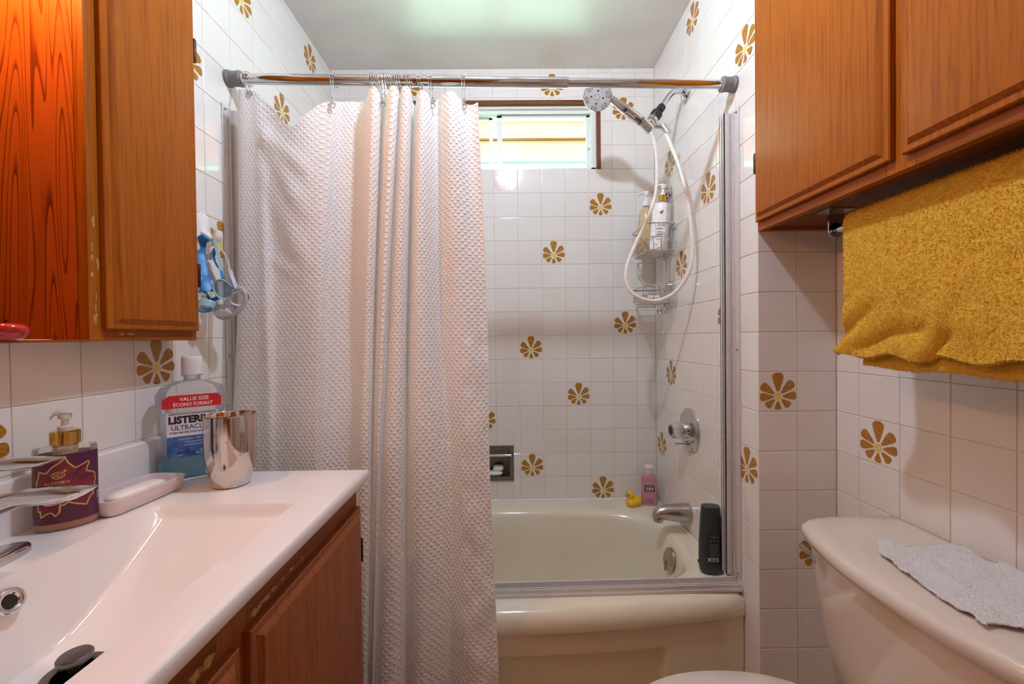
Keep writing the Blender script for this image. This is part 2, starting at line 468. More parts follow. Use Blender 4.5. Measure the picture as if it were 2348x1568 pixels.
# ---- alcove right wall (faces -x)
mb = MB(); mb.box((TT, -0.62, 0), (0.14, TT, CEIL)); wall_alcove = struct(mb.build('wall_alcove_right', GROUT, smooth=0))
rl = [0.0] + [-(0.1217 + i) * T for i in range(0, 7)] + [YS]
FR = {(4, 10), (7, 7), (2, 6), (5, 4), (3, 2), (6, 0), (2, -2), (1, -5), (7, -4)}
tiled_wall(wall_alcove, lambda a, z: (0, a, z), radians(-90), rl, 0.0, CEIL, (), FR,
           skip=lambda i, a, z: z < RIM - 0.11 and a > -0.66)
# ---- return wall facing the camera
mb = MB(); mb.box((TT, YS + TT, 0), (XT + 0.14, -0.62, CEIL)); wall_ret = struct(mb.build('wall_return', GROUT, smooth=0))
tiled_wall(wall_ret, lambda a, z: (a, YS, z), 0, [0.0, XT / 2, XT], 0.0, 1.46, (), {(0, -2), (1, -6), (1, -10)})
# ---- toilet wall
mb = MB(); mb.box((XT + TT, YB, 0), (XT + 0.14, YS + TT, CEIL)); wall_right = struct(mb.build('wall_right', GROUT, smooth=0))
tl = [YS] + [YS - (0.656 + i) * T for i in range(0, 13)]
tiled_wall(wall_right, lambda a, z: (XT, a, z), radians(-90), tl, 0.0, 1.46, (), {(1, -3), (9, -9), (8, -7)})
# ---- left wall with the recess of the mirror cabinet
XF = XL + 0.066                      # face frame plane of the left cabinet
YN, YF = onx(205, 779, XF).y, onx(451, 775, XF).y
ZN0, ZN1, YNN = 1.163, 2.12, -1.95
REC = (YNN, YN + 0.018, ZN0, ZN1)
mb = MB()
for (p0, p1, q0, q1) in cells(YB, 0.12, 0.0, CEIL, [REC]): mb.box((XL - 0.14, p0, q0), (XL - TT, p1, q1))
mb.box((XL - 0.16, YNN - .02, ZN0 - .02), (XL - 0.135, YN + .04, ZN1 + .02))
wall_left = struct(mb.build('wall_left', GROUT, smooth=0))
ll = [0.0, -0.254 * T, -1.254 * T] + [-(2.254 + i) * T for i in range(0, 14)]
FL = {(5 + 1, 9), (2, 10), (4, 7), (8, 6), (7, 2), (9, -1), (12, -2), (5, -4), (3, 0)}
tiled_wall(wall_left, lambda a, z: (XL, a, z), radians(90), ll, RIM + .002, CEIL, [(YNN, YF - 0.01, H0, ZN1)], FL,
           skip=lambda i, a, z: (z < 0.84 and a < -0.93))
# ---- wall behind the camera, floor, ceiling
mb = MB(); mb.box((XL - 0.14, YB - 0.12, 0), (XT + 0.14, YB, CEIL)); struct(mb.build('wall_front', pm('wall_paint', '#e6ddd0', 0.6), smooth=0))
mb = MB(); mb.box((XL - 0.14, YB - 0.12, CEIL), (XT + 0.14, 0.14, CEIL + 0.1)); struct(mb.build('ceiling', PAINT, smooth=0))
mb = MB(); mb.box((XL - 0.14, YB - 0.12, -0.1), (XT + 0.14, 0.14, 0)); struct(mb.build('floor', pm('vinyl_floor', '#c0a07c', 0.4, var=0.2, scale=18), smooth=0))
# door in the wall behind the camera
d1 = bpy.data.objects.new('door_1', None); COL.objects.link(d1); d1.location = (-0.66, YB, 0); struct(d1); BASE['door_1'] = Vector(d1.location)
mb = MB(); mb.box((-1.04, YB, 0.005), (-0.28, YB + 0.02, 2.03)); mb.build('door_leaf', WOODV, d1, bevel=0.004)
mb = MB(); mb.box((-1.11, YB, 0), (-1.045, YB + 0.03, 2.1)); mb.box((-0.275, YB, 0), (-0.21, YB + 0.03, 2.1)); mb.box((-1.11, YB, 2.035), (-0.21, YB + 0.03, 2.1))
mb.build('door_casing', WOODV, d1, bevel=0.004)
mb = MB(); mb.lathe([(0.026, 0), (0.026, 0.006), (0.01, 0.01), (0.01, 0.035), (0.024, 0.042), (0.028, 0.055), (0.02, 0.068), (0.002, 0.07)], (-0.36, YB + 0.02, 0.96), (0, 1, 0))
mb.build('door_knob', GOLD, d1)

# ---- window
w1 = bpy.data.objects.new('window_1', None); COL.objects.link(w1); w1.location = (-0.7265, 0.05, WIN[2]); struct(w1); BASE['window_1'] = Vector(w1.location)
WFR = pm('white_window_frame', '#e6ece6', 0.35, var=0.03)
ng = NT('window_glass'); gt = ng.n('BsdfTransparent'); gg = ng.n('BsdfGlossy'); gg.inputs['Roughness'].default_value = 0.02; gf = ng.n('Fresnel'); gf.inputs[0].default_value = 1.45
ng.l(ng.mix(ng.noise(ng.obj(), 6), lin('#f2fbf5'), lin('#fbfffc')), gt.inputs[0]); gm = ng.n('MixShader'); ng.l(gf.outputs[0], gm.inputs[0]); ng.l(gt.outputs[0], gm.inputs[1]); ng.l(gg.outputs[0], gm.inputs[2]); ng.l(gm.outputs[0], ng.out.inputs[0])
GLASS = ng.m
x0, x1, z0, z1 = WIN
fx0, fx1, fz1 = x0 + 0.020, x1 - 0.018, z1 - 0.020      # inside the brown trim
mb = MB()
mb.box((fx0, 0.012, z0), (fx0 + 0.026, 0.10, fz1)); mb.box((fx1 - 0.024, 0.012, z0), (fx1, 0.10, fz1))
mb.box((fx0, 0.012, fz1 - 0.010), (fx1, 0.10, fz1)); mb.box((fx0, 0.012, z0 - 0.01), (fx1, 0.10, z0 + 0.012))
mb.build('window_frame', WFR, w1, bevel=0.0015)
mb = MB()
for yy in (0.028, 0.044, 0.060, 0.078, 0.092): mb.box((fx0 + .02, yy, fz1 - 0.026), (fx1 - .02, yy + 0.004, fz1 - 0.009))
mb.build('sash_track', WFR, w1, smooth=0)
for (sx0, sx1, sy) in ((fx0 + 0.026, -0.752, 0.066), (-0.731, fx1 - 0.022, 0.046)):
    m = MB(); zt, zb = fz1 - 0.018, z0 + 0.012; r = 0.021
    m.box((sx0, sy, zb), (sx0 + r + .004, sy + 0.014, zt)); m.box((sx1 - r + .004, sy, zb), (sx1, sy + 0.014, zt))
    m.box((sx0, sy, zt - 0.018), (sx1, sy + 0.014, zt)); m.box((sx0, sy, zb), (sx1, sy + 0.014, zb + 0.014))
    s_ = m.build('sash', WFR, w1, bevel=0.0012)
    m = MB(); m.box((sx0 + r, sy + 0.005, zb + 0.012), (sx1 - r + .004, sy + 0.009, zt - 0.017)); m.build('pane', GLASS, s_, smooth=0)
lp = ony(1352, 330, 0.04)
m = MB(); m.box((lp.x - 0.008, 0.026, lp.z - 0.022), (lp.x + 0.012, 0.046, lp.z + 0.006)); m.lathe([(0.010, 0), (0.010, 0.014)], (lp.x - .004, 0.030, lp.z), (0, 1, 0), 12); m.build('latch', WFR, w1, bevel=0.002)
t1 = bpy.data.objects.new('trim_1', None); COL.objects.link(t1); t1.location = (-0.7265, 0, z1); struct(t1); BASE['trim_1'] = Vector(t1.location)
for lo, hi in (((x0, -0.004, z1 - 0.020), (x1, 0.012, z1)), ((x0, -0.004, z0), (x0 + 0.018, 0.012, z1 - 0.020)), ((x1 - 0.018, -0.004, z0), (x1, 0.012, z1 - 0.020))):
    m = MB(); m.box(lo, hi); m.build('trim_board', DARKW, t1, bevel=0.0015)
m = MB(); m.box((x0, 0.0, z1 - 0.001), (x1, 0.14, z1 + 0.0)); m.box((x0, 0.012, z1 - .02), (x1, 0.14, z1 - .001)); m.box((x0, .012, z0), (x0 + .02, .14, z1 - .02)); m.box((x1 - .018, .012, z0), (x1, .14, z1 - .02)); m.box((x0, 0.012, z0 - 0.006), (x1, 0.14, z0 + .001))
m.build('reveal', WFR, t1, smooth=0)

# ================================================================== BATHTUB
def bow(x): t = (x - XL / 2) / (XL / 2); return max(0.0, 1 - t * t)
def yfront(x): return -0.722 - 0.064 * bow(x)
tub = thing('bathtub', 'cream enamel bathtub with bowed front apron set into tiled alcove', 'bathtub', (XL / 2, -0.38, 0))
NB = 120; TX, TY = -0.74, -0.39
def tub_ring(inset_top, z, kind, k=0.0):
    pass
def outer_pt(a, z, dy=0.0, inset=0.0):
    dx, dy_ = cos(a), sin(a); best = 9
    xl, xr, yb = XL + 0.002 + inset, -0.002 - inset, -0.002 - inset
    if dx > 1e-6: best = min(best, (xr - TX) / dx)
    if dx < -1e-6: best = min(best, (xl - TX) / dx)
    if dy_ > 1e-6: best = min(best, (yb - TY) / dy_)
    x = TX + dx * best; y = TY + dy_ * best
    yf = yfront(x) + dy + inset
    if y < yf or dy_ < 0:
        for _ in range(12):
            if dy_ < -1e-6:
                t = (yfront(min(max(x, XL), 0)) + dy + inset - TY) / dy_
                if t < best + 1e-9: x, y = TX + dx * t, TY + dy_ * t
    return Vector((x, y, z))
angs = [2 * pi * i / NB for i in range(NB)]
ICX, ICY, IAX, IAY = -0.745, -0.392, 0.672, 0.277
def inner(k, z, ex, dx=0.0): 
    out = []
    for a in angs:
        c, s_ = cos(a), sin(a)
        out.append(Vector((ICX + dx + (IAX * k[0]) * math.copysign(abs(c) ** (2 / ex), c), ICY + (IAY * k[1]) * math.copysign(abs(s_) ** (2 / ex), s_), z)))
    return out
rs = [[outer_pt(a, RIM - 0.062, 0.0) for a in angs],
      [outer_pt(a, RIM - 0.040, -0.004) for a in angs],
      [outer_pt(a, RIM - 0.018, 0.004) for a in angs],
      [outer_pt(a, RIM - 0.005, 0.018) for a in angs],
      [outer_pt(a, RIM, 0.036) for a in angs],
      inner((1.03, 1.06), RIM, 4.2), inner((1.012, 1.025), RIM - 0.002, 4.0), inner((0.995, 0.985), RIM - 0.010, 3.9),
      inner((0.982, 0.95), RIM - 0.030, 3.8), inner((0.962, 0.915), RIM - 0.10, 3.6), inner((0.930, 0.875), RIM - 0.20, 3.5, -0.004),
      inner((0.895, 0.83), 0.13, 3.3, -0.01), inner((0.86, 0.77), 0.095, 3.2, -0.012), inner((0.78, 0.66), 0.078, 3, -0.012), inner((0.3, 0.3), 0.074, 2.4)]
m = MB(); m.rings(rs, False, True); m.build('tub_shell', TUBM, tub, smooth=60)
# apron: bowed skirt under the rim with a shallow sunk panel
m = MB(); nx, nz = 150, 60; vs = []; fs = []
for j in range(nz + 1):
    z = 0.0 + (RIM - 0.055) * j / nz
    for i in range(nx + 1):
        x = XL + 0.002 + (-XL - 0.004) * i / nx
        e = min(1.0, max(0.0, min(x + 1.25, -0.245 - x) / 0.010)) * min(1.0, max(0.0, min(z - 0.04, 0.272 - z) / 0.010))
        vs.append((x, yfront(x) + 0.010 + 0.017 * e, z))
for j in range(nz):
    for i in range(nx):
        a = j * (nx + 1) + i; fs.append((a, a + 1, a + nx + 2, a + nx + 1))
m.add(vs, fs); m.build('apron', TUBM, tub, smooth=60)
ov = Vector((-0.100, -0.405, 0.335))
m = MB(); m.lathe([(0.0, 0.012), (0.030, 0.012), (0.040, 0.006), (0.042, 0.0)], ov, (-0.97, 0, 0.22), 28, False, True); m.build('overflow_plate', BRUSHED, tub)
m = MB(); m.box((ov.x - 0.022, ov.y - 0.004, ov.z - 0.040), (ov.x - 0.012, ov.y + 0.004, ov.z + 0.0)); m.build('overflow_lever', BRUSHED, tub, bevel=0.002)
m = MB(); m.lathe([(0.0, 0.002), (0.032, 0.002), (0.034, 0)], (-0.28, -0.40, 0.0755), (0, 0, 1), 24, False, True); m.build('drain_flange', BRUSHED, tub)
# caulk bead along the tiles
m = MB(); m.tube([(XL + .007, -0.007, RIM + .002), (-0.007, -0.007, RIM + .002), (-0.007, -0.65, RIM + .002)], 0.0055, 6); m.build('caulk_bead', pm('caulk', '#f0ece6', 0.5), tub)

# ================================================================== SHOWER DOOR FRAME LEFT ON THE TUB
fr = thing('shower_door_frame', 'aluminium shower door channels standing on tub rim and both walls', 'frame', (XL / 2, -0.705, RIM))
def ybar(x): return -0.690 - 0.022 * (x / XL)
m = MB(); z = RIM + 0.001
for (d0, d1, h0, h1) in ((-0.016, 0.016, 0, 0.006), (-0.016, -0.0125, 0.006, 0.020), (-0.003, 0.0, 0.006, 0.017), (0.0125, 0.016, 0.006, 0.026), (-0.020, -0.016, 0.0, 0.008)):
    m.add([(XL + .003, ybar(XL) + d0, z + h0), (-.003, ybar(0) + d0, z + h0), (-.003, ybar(0) + d1, z + h0), (XL + .003, ybar(XL) + d1, z + h0),
           (XL + .003, ybar(XL) + d0, z + h1), (-.003, ybar(0) + d0, z + h1), (-.003, ybar(0) + d1, z + h1), (XL + .003, ybar(XL) + d1, z + h1)],
          [(0, 3, 2, 1), (4, 5, 6, 7), (0, 1, 5, 4), (1, 2, 6, 5), (2, 3, 7, 6), (3, 0, 4, 7)])
m.build('sill_rail', ALU, fr, smooth=0, bevel=0.0006)
for side, X, s_ in (('r', -0.0005, -1), ('l', XL + 0.0005, 1)):
    yw = -0.672 if side == 'r' else -0.705
    ztop = 1.838
    m = MB()
    m.box((min(X, X + s_ * .003), yw - 0.028, RIM + .03), (max(X, X + s_ * .003), yw + 0.03, ztop))
    for (e0, e1, q0, q1) in ((0.003, 0.030, 0.026, 0.030), (0.003, 0.030, 0.004, 0.008), (0.003, 0.012, 0.013, 0.016), (0.003, 0.010, -0.006, -0.003), (0.026, 0.030, 0.020, 0.030), (0.026, 0.030, 0.004, 0.012)):
        m.box((min(X + s_ * e0, X + s_ * e1), yw + q0, RIM + .03), (max(X + s_ * e0, X + s_ * e1), yw + q1, ztop - 0.006))
    m.build('jamb', ALU, fr, smooth=0, bevel=0.0006)
    for zz in (0.445, 1.12, 1.825):
        m = MB(); m.sphere((X + s_ * 0.004, yw - 0.017, zz), 0.0038, 10); m.build('screw', BRUSHED, fr)

# ================================================================== CURTAIN ROD
RL, RR = Vector((XL, -0.702, 1.922)), Vector((0, -0.675, 1.914)); RD = (RR - RL).normalized()
def rodpt(u):      # rod axis at picture column u
    t = (u - 522) / (1685 - 522); 
    lo, hi = 0.0, 1.0
    for _ in range(40):
        mid = (lo + hi) / 2; q = RL.lerp(RR, mid) - CAM
        uu = 1174 + FPX * q.dot(RIGHT) / q.dot(FWD)
        if uu < u: lo = mid
        else: hi = mid
    return RL.lerp(RR, lo)
rod = thing('curtain_rod', 'chrome telescopic curtain rod with grey rubber ends above tub', 'rod', RL)
js = (rodpt(1302) - RL).length; Lr = (RR - RL).length
m = MB(); m.lathe([(0.0148, 0.035), (0.0148, js - .002), (0.0142, js)], RL, RD, 28); m.build('outer_tube', CHROME, rod)
m = MB(); m.lathe([(0.0125, js - 0.02), (0.0125, Lr - 0.03)], RL, RD, 28); m.build('inner_tube', CHROME, rod)
prof = [(0.023, 0.001), (0.023, 0.008), (0.0205, 0.011), (0.0200, 0.030), (0.0215, 0.033), (0.0215, 0.040), (0.0165, 0.043), (0.0150, 0.043)]
m = MB(); m.lathe(prof, RL, RD, 28); m.build('end_cap', GREYRUB, rod)
m = MB(); m.lathe(prof, RR, -RD, 28); m.build('end_cap', GREYRUB, rod)

# ================================================================== SHOWER CURTAIN
# columns along the cloth: (top u, v, y), (u at v=700, y), (u at v=1100, y), (u at v=1568, y)
COLS = [
 (545, 205, -0.752, 545, -0.768, 526, -0.785, 505, -0.805),
 (553, 206, -0.758, 556, -0.775, 545, -0.798, 530, -0.825),
 (574, 207, -0.748, 590, -0.775, 590, -0.800, 580, -0.830),
 (590, 213, -0.746, 611, -0.780, 617, -0.810, 615, -0.838),
 (622, 243, -0.742, 632, -0.757, 640, -0.802, 642, -0.835),
 (665, 290, -0.755, 675, -0.762, 680, -0.808, 680, -0.840),
 (700, 262, -0.748, 705, -0.768, 706, -0.812, 705, -0.842),
 (735, 238, -0.728, 728, -0.768, 722, -0.812, 720, -0.842),
 (763, 232, -0.716, 738, -0.758, 729, -0.805, 726, -0.838),
 (778, 233, -0.700, 752, -0.725, 742, -0.785, 738, -0.825),
 (806, 233, -0.688, 790, -0.705, 775, -0.772, 770, -0.820),
 (834, 232, -0.683, 815, -0.708, 803, -0.775, 800, -0.822),
 (843, 218, -0.710, 827, -0.735, 815, -0.800, 812, -0.835),
 (850, 199, -0.745, 836, -0.765, 826, -0.825, 824, -0.850),
 (862, 200, -0.748, 846, -0.768, 840, -0.828, 836, -0.856),
 (872, 218, -0.722, 856, -0.745, 850, -0.812, 845, -0.845),
 (877, 236, -0.690, 860, -0.715, 853, -0.795, 847, -0.838),
 (884, 218, -0.710, 865, -0.738, 857, -0.810, 850, -0.846),
 (895, 199, -0.748, 874, -0.768, 863, -0.832, 854, -0.862),
 (908, 197, -0.748, 884, -0.765, 869, -0.830, 857, -0.856),
 (915, 212, -0.715, 889, -0.735, 873, -0.808, 859, -0.838),
 (919, 210, -0.716, 894, -0.740, 876, -0.812, 862, -0.842),
 (924, 198, -0.742, 903, -0.768, 888, -0.835, 876, -0.864),
 (936, 198, -0.746, 916, -0.772, 906, -0.838, 900, -0.868),
 (941, 212, -0.722, 928, -0.755, 924, -0.822, 922, -0.855),
 (946, 232, -0.680, 935, -0.712, 931, -0.795, 933, -0.836),
 (952, 240, -0.690, 939, -0.722, 934, -0.800, 937, -0.840),
 (958, 212, -0.732, 945, -0.758, 943, -0.826, 945, -0.860),
 (968, 206, -0.748, 958, -0.772, 962, -0.840, 965, -0.870),
 (982, 216, -0.730, 978, -0.762, 988, -0.832, 992, -0.862),
 (992, 234, -0.702, 996, -0.738, 1016, -0.818, 1020, -0.850),
 (1004, 228, -0.690, 1008, -0.718, 1032, -0.808, 1030, -0.842),
 (1014, 216, -0.720, 1020, -0.735, 1044, -0.815, 1042, -0.846),
 (1030, 214, -0.742, 1040, -0.758, 1060, -0.826, 1062, -0.856),
 (1050, 222, -0.732, 1064, -0.764, 1080, -0.832, 1086, -0.862),
 (1066, 238, -0.708, 1084, -0.758, 1096, -0.830, 1108, -0.862),
 (1082, 240, -0.712, 1102, -0.748, 1112, -0.824, 1128, -0.858),
 (1096, 234, -0.730, 1117, -0.745, 1124, -0.818, 1145, -0.852)]
def cr(p0, p1, p2, p3, t): return 0.5 * ((2 * p1) + (p2 - p0) * t + (2 * p0 - 5 * p1 + 4 * p2 - p3) * t * t + (3 * p1 - p0 - 3 * p2 + p3) * t ** 3)
SUB, NZ = 7, 150
cu = thing('shower_curtain', 'white waffle-weave shower curtain bunched in folds along chrome rod', 'curtain', (-1.1, -0.76, 0.12))
ctrl = []
for c in COLS:
    pts = [ony(c[0], c[1], c[2]), ony(c[3], 700, c[4]), ony(c[5], 1100, c[6]), ony(c[7], 1568, c[8])]
    # carry the last stretch on down to just above the floor
    e = pts[3] + (pts[3] - pts[2]) * ((pts[3].z - 0.06) / (pts[2].z - pts[3].z)); e.y = pts[3].y - 0.004; e.x = pts[3].x + (e.x - pts[3].x) * 0.5
    ctrl.append(pts + [e])
cols = []
for i in range(len(ctrl) - 1):
    for k in range(SUB):
        t = k / SUB
        cols.append([cr(ctrl[max(i - 1, 0)][j], ctrl[i][j], ctrl[i + 1][j], ctrl[min(i + 2, len(ctrl) - 1)][j], t) for j in range(5)])
cols.append(ctrl[-1])
grid = []
for c in cols:
    line = spline(c, NZ); 
    # resample evenly by height
    zt, zb = c[0].z, c[4].z; row = []; q = 0
    for k in range(NZ + 1):
        z = zt + (zb - zt) * k / NZ
        while q < len(line) - 2 and line[q + 1].z > z: q += 1
        a, b = line[q], line[q + 1]; f = 0 if abs(a.z - b.z) < 1e-9 else min(1, max(0, (a.z - z) / (a.z - b.z)))
        row.append(a.lerp(b, f))
    grid.append(row)
# diagonal pull creases from the left hook, gentle ripples
for i, row in enumerate(grid):
    for k, p in enumerate(row):
        u = 1174 + FPX * (p - CAM).dot(RIGHT) / (p - CAM).dot(FWD); v = 784 - FPX * (p - CAM).dot(UP) / (p - CAM).dot(FWD)
        if 585 < u < 745 and v < 760:
            w = min(1, (u - 585) / 25) * min(1, (745 - u) / 40) * max(0, 1 - max(0, v - 560) / 200)
            for (ua, va, ub, vb, amp, wd) in ((600, 305, 690, 480, 0.013, 20), (600, 380, 700, 610, 0.010, 24), (600, 300, 705, 395, 0.010, 18), (612, 590, 690, 640, 0.006, 12)):
                dx, dy = ub - ua, vb - va; L = sqrt(dx * dx + dy * dy); t = ((u - ua) * dx + (v - va) * dy) / L; d = ((u - ua) * dy - (v - va) * dx) / L
                if -20 < t < L + 30: p.y -= amp * w * math.exp(-(d / wd) ** 2) * min(1, max(0, (t + 20) / 40)) * min(1, max(0, (L + 30 - t) / 60))
        p.y += 0.003 * noise.noise(Vector((p.x * 9, p.z * 4, 3.1)))
        if u > 1060 and v > 780: p.y += 0.007 * noise.noise(Vector((p.x * 26, p.z * 16, 0.4)))
m = MB(); vs = []; uv = []; arc = 0.0
for i, row in enumerate(grid):
    if i: arc += (grid[i][NZ // 2] - grid[i - 1][NZ // 2]).length
    for k, p in enumerate(row): vs.append(p); uv.append((arc, p.z))
nn = NZ + 1
m.add(vs, [(i * nn + k, i * nn + k + 1, (i + 1) * nn + k + 1, (i + 1) * nn + k) for i in range(len(grid) - 1) for k in range(NZ)])
m.uv = uv
cloth = m.build('curtain_cloth', WAFFLE, cu, smooth=180)
# hem along the swag, seen from behind, and pale green lining showing over one fold
lin_ = MB(); a = [ony(u, v, -0.690) for u, v in ((1014, 232), (1018, 216), (1028, 209), (1038, 209), (1046, 215), (1050, 230))]
lin_.rings([a, [p + Vector((0, 0, -0.9)) for p in a]], False, False, closed=False); lo_ = lin_.build('liner', pm('pale_green_liner', '#dff0e6', 0.4), cu, smooth=180)
# grommets: ring part for each eyelet
for u, v, y in ((572, 216, -0.753), (763, 242, -0.727), (878, 241, -0.725), (992, 243, -0.712), (1064, 246, -0.716)):
    c = ony(u, v, y); m = MB(); m.tube([c + Vector((0.0075 * cos(2 * pi * i / 16), -0.002, 0.0075 * sin(2 * pi * i / 16))) for i in range(16)], 0.0016, 6, closed=True); m.build('grommet', CHROME, cu)

# ================================================================== CURTAIN HOOKS
def hook(u, ub, vb, yb, label, lean=0.0, front=True):
    c = rodpt(u); r = 0.019
    t = thing('curtain_hook', label, 'hook', c + Vector((0, 0, 0.02)), 'double roller hooks on the curtain rod')
    tgt = ony(ub, vb, yb)
    for k in (-1, 1):
        off = RD * (0.0035 * k)
        arc_ = [c + off + Vector((0, r * cos(a), r * sin(a))) for a in [radians(x) for x in range(-60, 226, 13)]]
        arc_ = arc_ + [arc_[-1].lerp(tgt + off, f) + Vector((0, 0, 0)) for f in (0.3, 0.65, 1.0)]
        m = MB(); m.tube(arc_, 0.0011, 6); m.sphere(arc_[0], 0.0022, 8); m.build('wire', CHROME, t)
    m = MB()
    for k in (-1, 1):
        for a in (168, 195):
            m.sphere(c + RD * (0.0035 * k) + Vector((0, (r - .001) * cos(radians(a)), (r - .001) * sin(radians(a)))), 0.0032, 8)
    m.build('roller_beads', CHROME, t)
    m = MB(); m.tube([tgt + Vector((0, -0.002, 0.016)), tgt + Vector((0, -0.002, 0.0))], 0.0012, 6); m.sphere(tgt + Vector((0, -0.003, 0.018)), 0.003, 10); m.build('hook_ball', CHROME, t)
    return t
hk = hook(568, 573, 214, -0.754, 'bent wire hook slipped half off the rod by the left rubber end')
hook(766, 763, 240, -0.728, 'roller hook alone between the swagged and folded curtain')
for us, lab in ((((853, 853, 208, -0.73), (858, 866, 210, -0.72)), 'roller hook on the tall narrow fold next to the flat part of curtain'),
                (((876, 878, 238, -0.725), (884, 883, 226, -0.715), (893, 897, 212, -0.73)), 'roller hook over the valley between the first two tall curtain folds'),
                (((906, 908, 208, -0.73), (916, 919, 214, -0.715), (931, 934, 205, -0.735)), 'roller hook over the pair of tall folds pressed together'),
                (((939, 940, 234, -0.72),), 'roller hook at the open gap showing a flower tile behind the curtain')):
    for (u, ub, vb, yb) in us: hook(u, ub, vb, yb, lab)
hook(962, 969, 212, -0.74, 'roller hook over the fold beside the window trim')
hook(987, 992, 240, -0.716, 'roller hook through the eyelet left of the pale green liner')
hook(1063, 1064, 243, -0.72, 'roller hook at the free end of the curtain')

# ================================================================== SHOWER FITTINGS
yf = -0.347
sa = thing('wall_shower_fitting', 'chrome shower pipe with black swivel joint and cradle on tiled wall', 'shower fitting', (0, yf, 2.085))
m = MB(); m.lathe([(0.036, 0.0), (0.036, 0.004), (0.030, 0.012), (0.016, 0.018), (0.012, 0.018)], (0, yf, 2.085), (-1, 0, 0), 28); m.build('flange', CHROME, sa)
pts = spline([(0, yf, 2.088), (-0.035, yf, 2.090), (-0.062, yf, 2.078), (-0.098, yf, 2.028)], 24)
m = MB(); m.tube(pts, 0.0105, 16); m.build('arm', CHROME, sa)
dv = Vector((-0.6, 0, -0.8))
m = MB(); p = Vector((-0.093, yf, 2.034)); m.lathe([(0.014, 0), (0.0155, 0.006), (0.015, 0.02), (0.011, 0.024), (0.011, 0.028), (0.021, 0.032), (0.022, 0.048), (0.019, 0.058)], p, dv, 24); m.build('swivel_nut', BLACKP, sa)
q = p + dv * 0.055
m = MB(); m.lathe([(0.018, 0), (0.021, 0.004), (0.02, 0.014), (0.012, 0.022)], q, dv, 24); m.sphere(q + dv * 0.02, 0.017, 16)
m.tube([q + dv * 0.02, q + dv * 0.02 + Vector((0.014, -.006, -0.018)), Vector((-0.092, yf - .02, 1.945))], 0.009, 12)
m.build('cradle', CHROME, sa)
cl = Vector((-0.160, yf - 0.012, 1.958))
m = MB(); m.tube([q + dv * 0.02, cl], 0.011, 12); m.tube([cl + Vector((0.02, -0.0, -0.022)), cl + Vector((-0.016, 0, 0.016))], 0.0185, 16); m.build('holder', CHROME, sa)
m = MB(); m.tube([Vector((-0.098, yf - .016, 1.953)), Vector((-0.080, yf - .024, 1.920))], [0.0115, 0.013], 16); m.build('hose_nut', CHROME, sa)

hs = thing('hand_shower', 'chrome hand shower with white ribbed hose clipped in its cradle', 'hand shower', cl)
hd = Vector((-0.80, -0.02, 0.58)).normalized()
a0 = cl + hd * 0.012; a1 = cl + hd * 0.165
m = MB(); m.lathe([(0.0155, 0.0), (0.0165, 0.02), (0.0175, 0.06), (0.0165, 0.11), (0.0125, 0.150), (0.012, 0.19)], a0 - hd * 0.012, hd, 24); m.build('handle', CHROME, hs)
m = MB(); m.lathe([(0.0172, 0.0), (0.0172, 0.004)], cl + hd * 0.022, hd, 24); m.build('grip_ring', BLACKP, hs)
hn = Vector((-0.30, -0.62, -0.72)).normalized()
hc = Vector((-0.345, yf - 0.02, 2.058))
m = MB(); m.lathe([(0.012, -0.052), (0.030, -0.046), (0.047, -0.030), (0.0535, -0.012), (0.0535, -0.004), (0.051, 0.0)], hc, hn, 40); m.build('head', CHROME, hs)
fp = MB(); fp.lathe([(0.0, 0.002), (0.030, 0.0015), (0.049, 0.0005), (0.0505, -0.003)], hc, hn, 40, False, True); fpo = fp.build('face_plate', pm('grey_face', '#c9cfcf', 0.3), hs)
ea = hn.cross(Vector((0, 0, 1))).normalized(); eb = ea.cross(hn)
m = MB()
for k in range(6):
    for (rr, da) in ((0.040, -14), (0.040, 0), (0.040, 14), (0.034, -10), (0.034, 8), (0.045, -9), (0.045, 9)):
        a = radians(60 * k + da); m.sphere(hc + ea * (rr * cos(a)) + eb * (rr * sin(a)) + hn * 0.0015, 0.0019, 6)
for k in range(8):
    a = radians(45 * k); m.sphere(hc + ea * (0.010 * cos(a)) + eb * (0.010 * sin(a)) + hn * 0.002, 0.0013, 6)
for k in range(4):
    a = radians(90 * k + 20); m.sphere(hc + ea * (0.022 * cos(a)) + eb * (0.022 * sin(a)) + hn * 0.0015, 0.0042, 8, sc=(1, .6, .6))
m.build('nozzles', BLACKP, fpo)
m = MB(); m.sphere(cl + hd * 0.095 + Vector((-0.006, -0.014, -0.008)), 0.010, 12, sc=(1, .45, .7)); m.build('spray_button', BLACKP, hs)
HP = [(1489, 296, -.365), (1500, 325, -.365), (1506, 375, -.365), (1504, 440, -.365), (1486, 500, -.37), (1457, 560, -.37), (1438, 610, -.375), (1436, 645, -.38), (1450, 672, -.385), (1480, 687, -.39), (1515, 687, -.40), (1550, 668, -.42), (1577, 630, -.445), (1588, 585, -.455), (1585, 520, -.455), (1575, 450, -.445), (1558, 385, -.42), (1540, 338, -.39), (1527, 306, -.370)]
hp = spline([ony(*p) for p in HP], 260); hp = [Vector((min(p.x, -0.009), p.y, p.z)) for p in hp]
m = MB(); m.tube(hp, [0.0062 + 0.0006 * (i % 2) for i in range(len(hp))], 10); m.build('hose', pm('white_hose', '#e9e3da', 0.3), hs)

